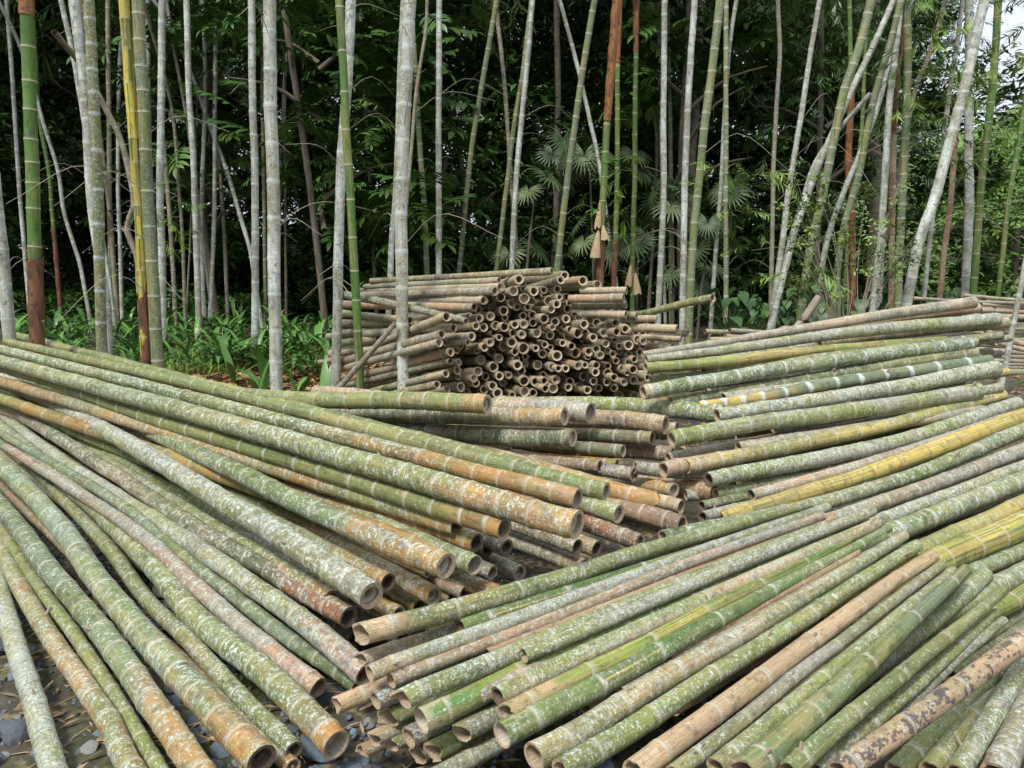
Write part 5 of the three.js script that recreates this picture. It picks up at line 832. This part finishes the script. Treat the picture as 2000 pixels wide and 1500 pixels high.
function heartProto(seed) {
  const g = rngOf(seed), l = [], blade = bladePts(.24, .2, 6, [-.2, -.9], .12, true), st = [];
  for (let i = 0; i < 11; i++) { const a = rr(0, 6.28, g), h = rr(.25, 1.3, g), q = rr(.1, .45, g), p = V(Math.cos(a) * q, h, Math.sin(a) * q); l.push([put(blade, p, -a + Math.PI / 2 + rr(-.4, .4, g), rr(.1, .7, g), 0, rr(.7, 1.2, g)), heartMat[Math.floor(g() * 3)]]); st.push(tube([V(0, 0, 0), V(p.x * .4, h * .7, p.z * .4), p], .007, .004, 4, 4)); }
  const o = leafy('heart_leaf_plant', l); mesh('stems', mergeGeometries(st), heartMat[0], o); return o;
}
const hearts = [11, 12, 13, 14].map(heartProto);
{
  const g = rngOf(909); const ref = ['by the pale green culm', 'by the thin knotty stem', 'by the thick leaning ringed culm', 'by the red-brown sheathed culm', 'by the thickest grey leaning culm', 'near the far pile'];
  for (let i = 0; i < 80; i++) { const x = rr(1400, 2010, g), d = rr(11.5, 15.5, g), o = copyOf(hearts[i % 4], `dark heart-leaved undergrowth plant ${ref[Math.min(5, Math.floor((x - 1400) / 102))]}`, 'heart-leaved plants under the right clump'); o.userData.category = 'plant'; o.position.copy(atG(x, d)); o.rotation.y = rr(0, 6.28, g); o.scale.setScalar(rr(.55, 1.05, g)); }
}
// fan palms behind the stack
{
  const palmMat = [leafMat([.075, .12, .05], .45), leafMat([.055, .1, .04], .45), leafMat([.12, .16, .07], .45)];
  const fan = seed => { const g = rngOf(seed), n = 22, parts = []; for (let i = 0; i < n; i++) { const a = (i / (n - 1) - .5) * 5.0; parts.push(put(bladePts(.5 * rr(.85, 1.05, g) * (1 - .12 * Math.abs(a) / 2.5), .045, 4, [.12, -.55], .5), V(Math.sin(a) * .02, 0, Math.cos(a) * .02), a, rr(-.05, .05, g))); } return mergeGeometries(parts); };
  const fans = [fan(1), fan(2), fan(3)], spots = [[1045, 372, 13.2, 'right behind the topmost stack pole, palest of them'], [1092, 300, 14.4, 'in front of the slender dark trunk'], [1152, 335, 13.8, 'behind the orange-sheathed culm'], [1168, 470, 13.0, 'low behind the cream flaps'], [1250, 455, 13.8, 'beside the cream-flapped culm foot'], [1238, 340, 14.8, 'high behind the green sheathed culm'], [1312, 390, 13.8, 'behind the whitish straight culm'], [1385, 470, 13.4, 'behind the stout green leaning culm'], [1432, 365, 14.4, 'at the dark gap beside the pale green culm'], [1005, 505, 13.8, 'half hidden by the tall stack'], [1350, 560, 14.2, 'low beside the white flecked culm']];
  spots.forEach(([x, y, d, at], i) => {
    const g = rngOf(i * 31 + 7), P = atD(x, y, d), B = V(P.x + rr(-.2, .2, g), groundY(P.x, P.z), P.z), t = thing('fan_palm', `fan palm ${at}`, 'palm', 'fan palms behind the stack'), H = P.y - B.y;
    mesh('trunk', tube([V(0, -.05, 0), V((P.x - B.x) * .3, H * .5, 0), V(P.x - B.x, H, 0)], .03, .02, 7, 6), trunkMat, t);
    for (let q = 0; q < 6; q++) { const a = q * 1.05 + rr(-.3, .3, g) + i, l = rr(.15, .5, g), fr = new THREE.Group(); fr.name = 'frond'; t.add(fr); const e = V(P.x - B.x + Math.cos(a) * l, H + rr(-.25, .35, g), Math.sin(a) * l * .8); mesh('stalk', tube([V(P.x - B.x, H, 0), V((P.x - B.x + e.x) / 2, (H + e.y) / 2 + .08, e.z / 2), e], .008, .005, 4, 4), palmMat[1], fr); mesh('fan_leaf', put(fans[(q + i) % 3], e, -a + Math.PI / 2, rr(.5, 1.3, g), rr(-.3, .3, g), rr(.65, .92, g)), palmMat[(i + q) % 3 === 0 && i < 1 ? 2 : (q + i) % 2 ? 0 : q % 3], fr); }
    t.position.copy(B);
  });
}
// twiggy light green shrub in front of the right clump
{
  const g = rngOf(606), t = thing('twiggy_shrub', 'twiggy shrub with small pale leaves in front of the right clump', 'shrub'), B = atG(1650, 8.9), ms = [], tw = [];
  for (let i = 0; i < 26; i++) { const P = atD(rr(1490, 1790, g), rr(320, 560, g), rr(8.6, 9.4, g)).sub(B), k = rr(.3, .6, g); tw.push(tube([V(rr(-.25, .25, g), .3, 0), V(P.x * k + .05, P.y * .6, P.z * k), P], .008, .002, 4, 6)); for (let q = 0; q < 9; q++) { const f = rr(.6, 1.05, g); ms.push(mat4(V(P.x * f + rr(-.12, .12, g), P.y * (.4 + .6 * f) + rr(-.12, .12, g), P.z * f), g, rr(.35, .6, g))); } }
  mesh('branches', mergeGeometries(tw), twigMat, t); instanced('leaves', sprigs[0], leafMat([.17, .24, .09], .5), ms, t, leafTint); t.position.copy(B);
}
// broken snag by the heap
{
  const B = atG(1550, 8.4), t = thing('broken_snag', 'broken pale snag leaning over the broad heap', 'snag'), P = (x, y) => atD(x, y, 8.35).sub(B);
  mesh('stem', tube([P(1540, 660), P(1565, 630), P(1600, 580)], .05, .045, 9, 8), trunkMat2(), t); mesh('side_stem', tube([P(1555, 645), P(1530, 640), P(1512, 652)], .03, .015, 7, 6), trunkMat2(), t); t.position.copy(B);
}
function trunkMat2() { return new THREE.MeshStandardMaterial({ map: woodTex([.14, .12, .08], [.36, .32, .25], [1, .5]), roughness: .95 }); }
// ---------------------------------------------------------------- gravel, litter
{
  const g = rngOf(123), stoneMat = [[.1, .125, .155], [.14, .16, .18], [.07, .08, .095], [.18, .185, .18]].map(c => new THREE.MeshStandardMaterial({ map: woodTex(c.map(v => v * .65), c.map(v => v * 1.35), [3, 3]), roughness: .8 }));
  const geos = Array.from({ length: 8 }, () => { const s = new THREE.IcosahedronGeometry(1, 2), p = s.attributes.position, k = [rr(.7, 1.3, g), rr(.35, .6, g), rr(.6, 1.1, g)], ph = [g() * 6, g() * 6, g() * 6], cuts = Array.from({ length: 6 }, () => [V(rr(-1, 1, g), rr(-.6, 1, g), rr(-1, 1, g)).normalize(), rr(.55, .8, g)]);
    for (let i = 0; i < p.count; i++) { const v = V(p.getX(i), p.getY(i), p.getZ(i)); for (const [n, d] of cuts) { const q = v.dot(n); if (q > d) v.addScaledVector(n, d - q); } v.multiplyScalar(1 + .05 * Math.sin(v.x * 5 + ph[0]) * Math.sin(v.z * 4 + ph[1])); p.setXYZ(i, v.x * k[0], v.y * k[1], v.z * k[2]); } s.computeVertexNormals(); return s; });
  for (let i = 0; i < 280; i++) { const x = i < 220 ? rr(-2.4, -.6, g) : rr(-.7, .4, g), z = -rr(1.7, 4.2, g), s = i % 4 ? rr(.025, .055, g) : rr(.055, .1, g), m = mesh('stone', geos[i % 8], stoneMat[Math.floor(g() * 4)], ground); m.position.set(x, groundY(x, z) + s * .2, z); m.rotation.set(rr(-.3, .3, g), rr(0, 6.28, g), rr(-.3, .3, g)); m.scale.setScalar(s); }
  const pm = []; for (let i = 0; i < 6000; i++) { const x = rr(-3.2, 1.2, g), z = -rr(1.3, 5, g); pm.push(mat4(V(x, groundY(x, z) + .004, z), g, rr(.006, .018, g), 3)); }
  const gr = instanced('gravel', geos[2], stoneMat[0], pm, scene, q => { const v = rr(.5, 1.8, q); return [v, v, v]; }); tag(gr, 'small dark blue-grey gravel between the larger stones', 'gravel', null, 'stuff');
  const lm = [], lg = bladePts(.09, .03, 3, [.2, -.3], .3); for (let i = 0; i < 6500; i++) { const d = i % 2 ? rr(7.4, 11, g) : rr(5.6, 15, g), x = i % 3 ? rr(330, 760, g) : rr(-300, 2200, g), B = atG(x, d); B.y += .012; lm.push(mat4(B, g, rr(.8, 2, g), .35)); }
  tag(instanced('leaf_litter', lg, new THREE.MeshStandardMaterial({ color: new THREE.Color().setRGB(.4, .29, .14), roughness: .8, side: THREE.DoubleSide }), lm, scene, q => { const v = rr(.35, 1.3, q), y = rr(.6, 1.1, q); return [v, v * y, v * y * y]; }), 'fallen tan and brown leaves on the ground at the grove edge', 'leaf litter', null, 'stuff');
  const cm = [], cg = bladePts(.06, .012, 2, [.1, -.1], .2); for (let i = 0; i < 900; i++) { const x = rr(-2.4, .5, g), z = -rr(1.8, 4.2, g); cm.push(mat4(V(x, groundY(x, z) + .016, z), g, rr(.5, 1.6, g), .3)); }
  tag(instanced('bamboo_chips', cg, new THREE.MeshStandardMaterial({ color: new THREE.Color().setRGB(.4, .3, .18), roughness: .85, side: THREE.DoubleSide }), cm, scene, q => { const v = rr(.4, 1.2, q); return [v, v * .95, v * .9]; }), 'tan bamboo chips and dry shreds lying on the gravel', 'chips', null, 'stuff');
  const gm = [], gl = mergeGeometries(Array.from({ length: 9 }, (_, i) => put(bladePts(rr(.14, .26, g), .012, 4, [1.3, .2], .2), V(rr(-.03, .03, g), 0, rr(-.03, .03, g)), i * .7, 0))); for (let i = 0; i < 520; i++) { const d = rr(9.2, 13.5, g), B = atG(rr(280, 700, g), d); gm.push(mat4(B, g, rr(.6, 1.3, g), .15)); }
  tag(instanced('grass', gl, leafMat([.17, .26, .06], .5), gm, scene, leafTint), 'thin grass tufts at the edge of the grove', 'grass', null, 'stuff');
  const tm = [], tg = tube([V(-.1, 0, 0), V(0, .01, .012), V(.1, 0, 0)], .0028, .0018, 4, 4); for (let i = 0; i < 220; i++) { const x = rr(-2.4, .3, g), z = -rr(1.8, 4, g); tm.push(mat4(V(x, groundY(x, z) + .03, z), g, rr(.5, 1.5, g), .2)); }
  tag(instanced('dry_twigs', tg, new THREE.MeshStandardMaterial({ color: new THREE.Color().setRGB(.3, .2, .11), roughness: .8 }), tm, scene), 'dry brown twigs scattered over the gravel', 'twigs', null, 'stuff');
  for (let i = 0; i < 16; i++) { const o = copyOf(hearts[i % 4], `tiny green weed sprouting among the stones`, 'weeds in the gravel'); o.userData.category = 'weed'; const x = rr(-2.1, -.75, g), z = -rr(2, 3.2, g); o.position.set(x, 0, z); o.scale.setScalar(.085); o.rotation.y = i; }
}
addMass();

const renderer = new THREE.WebGLRenderer({ antialias: true });
renderer.toneMapping = THREE.LinearToneMapping; renderer.toneMappingExposure = EXPOSURE;
renderer.shadowMap.enabled = true; renderer.shadowMap.type = THREE.PCFSoftShadowMap; renderer.setSize(1024, 768);
renderer.render(scene, camera);
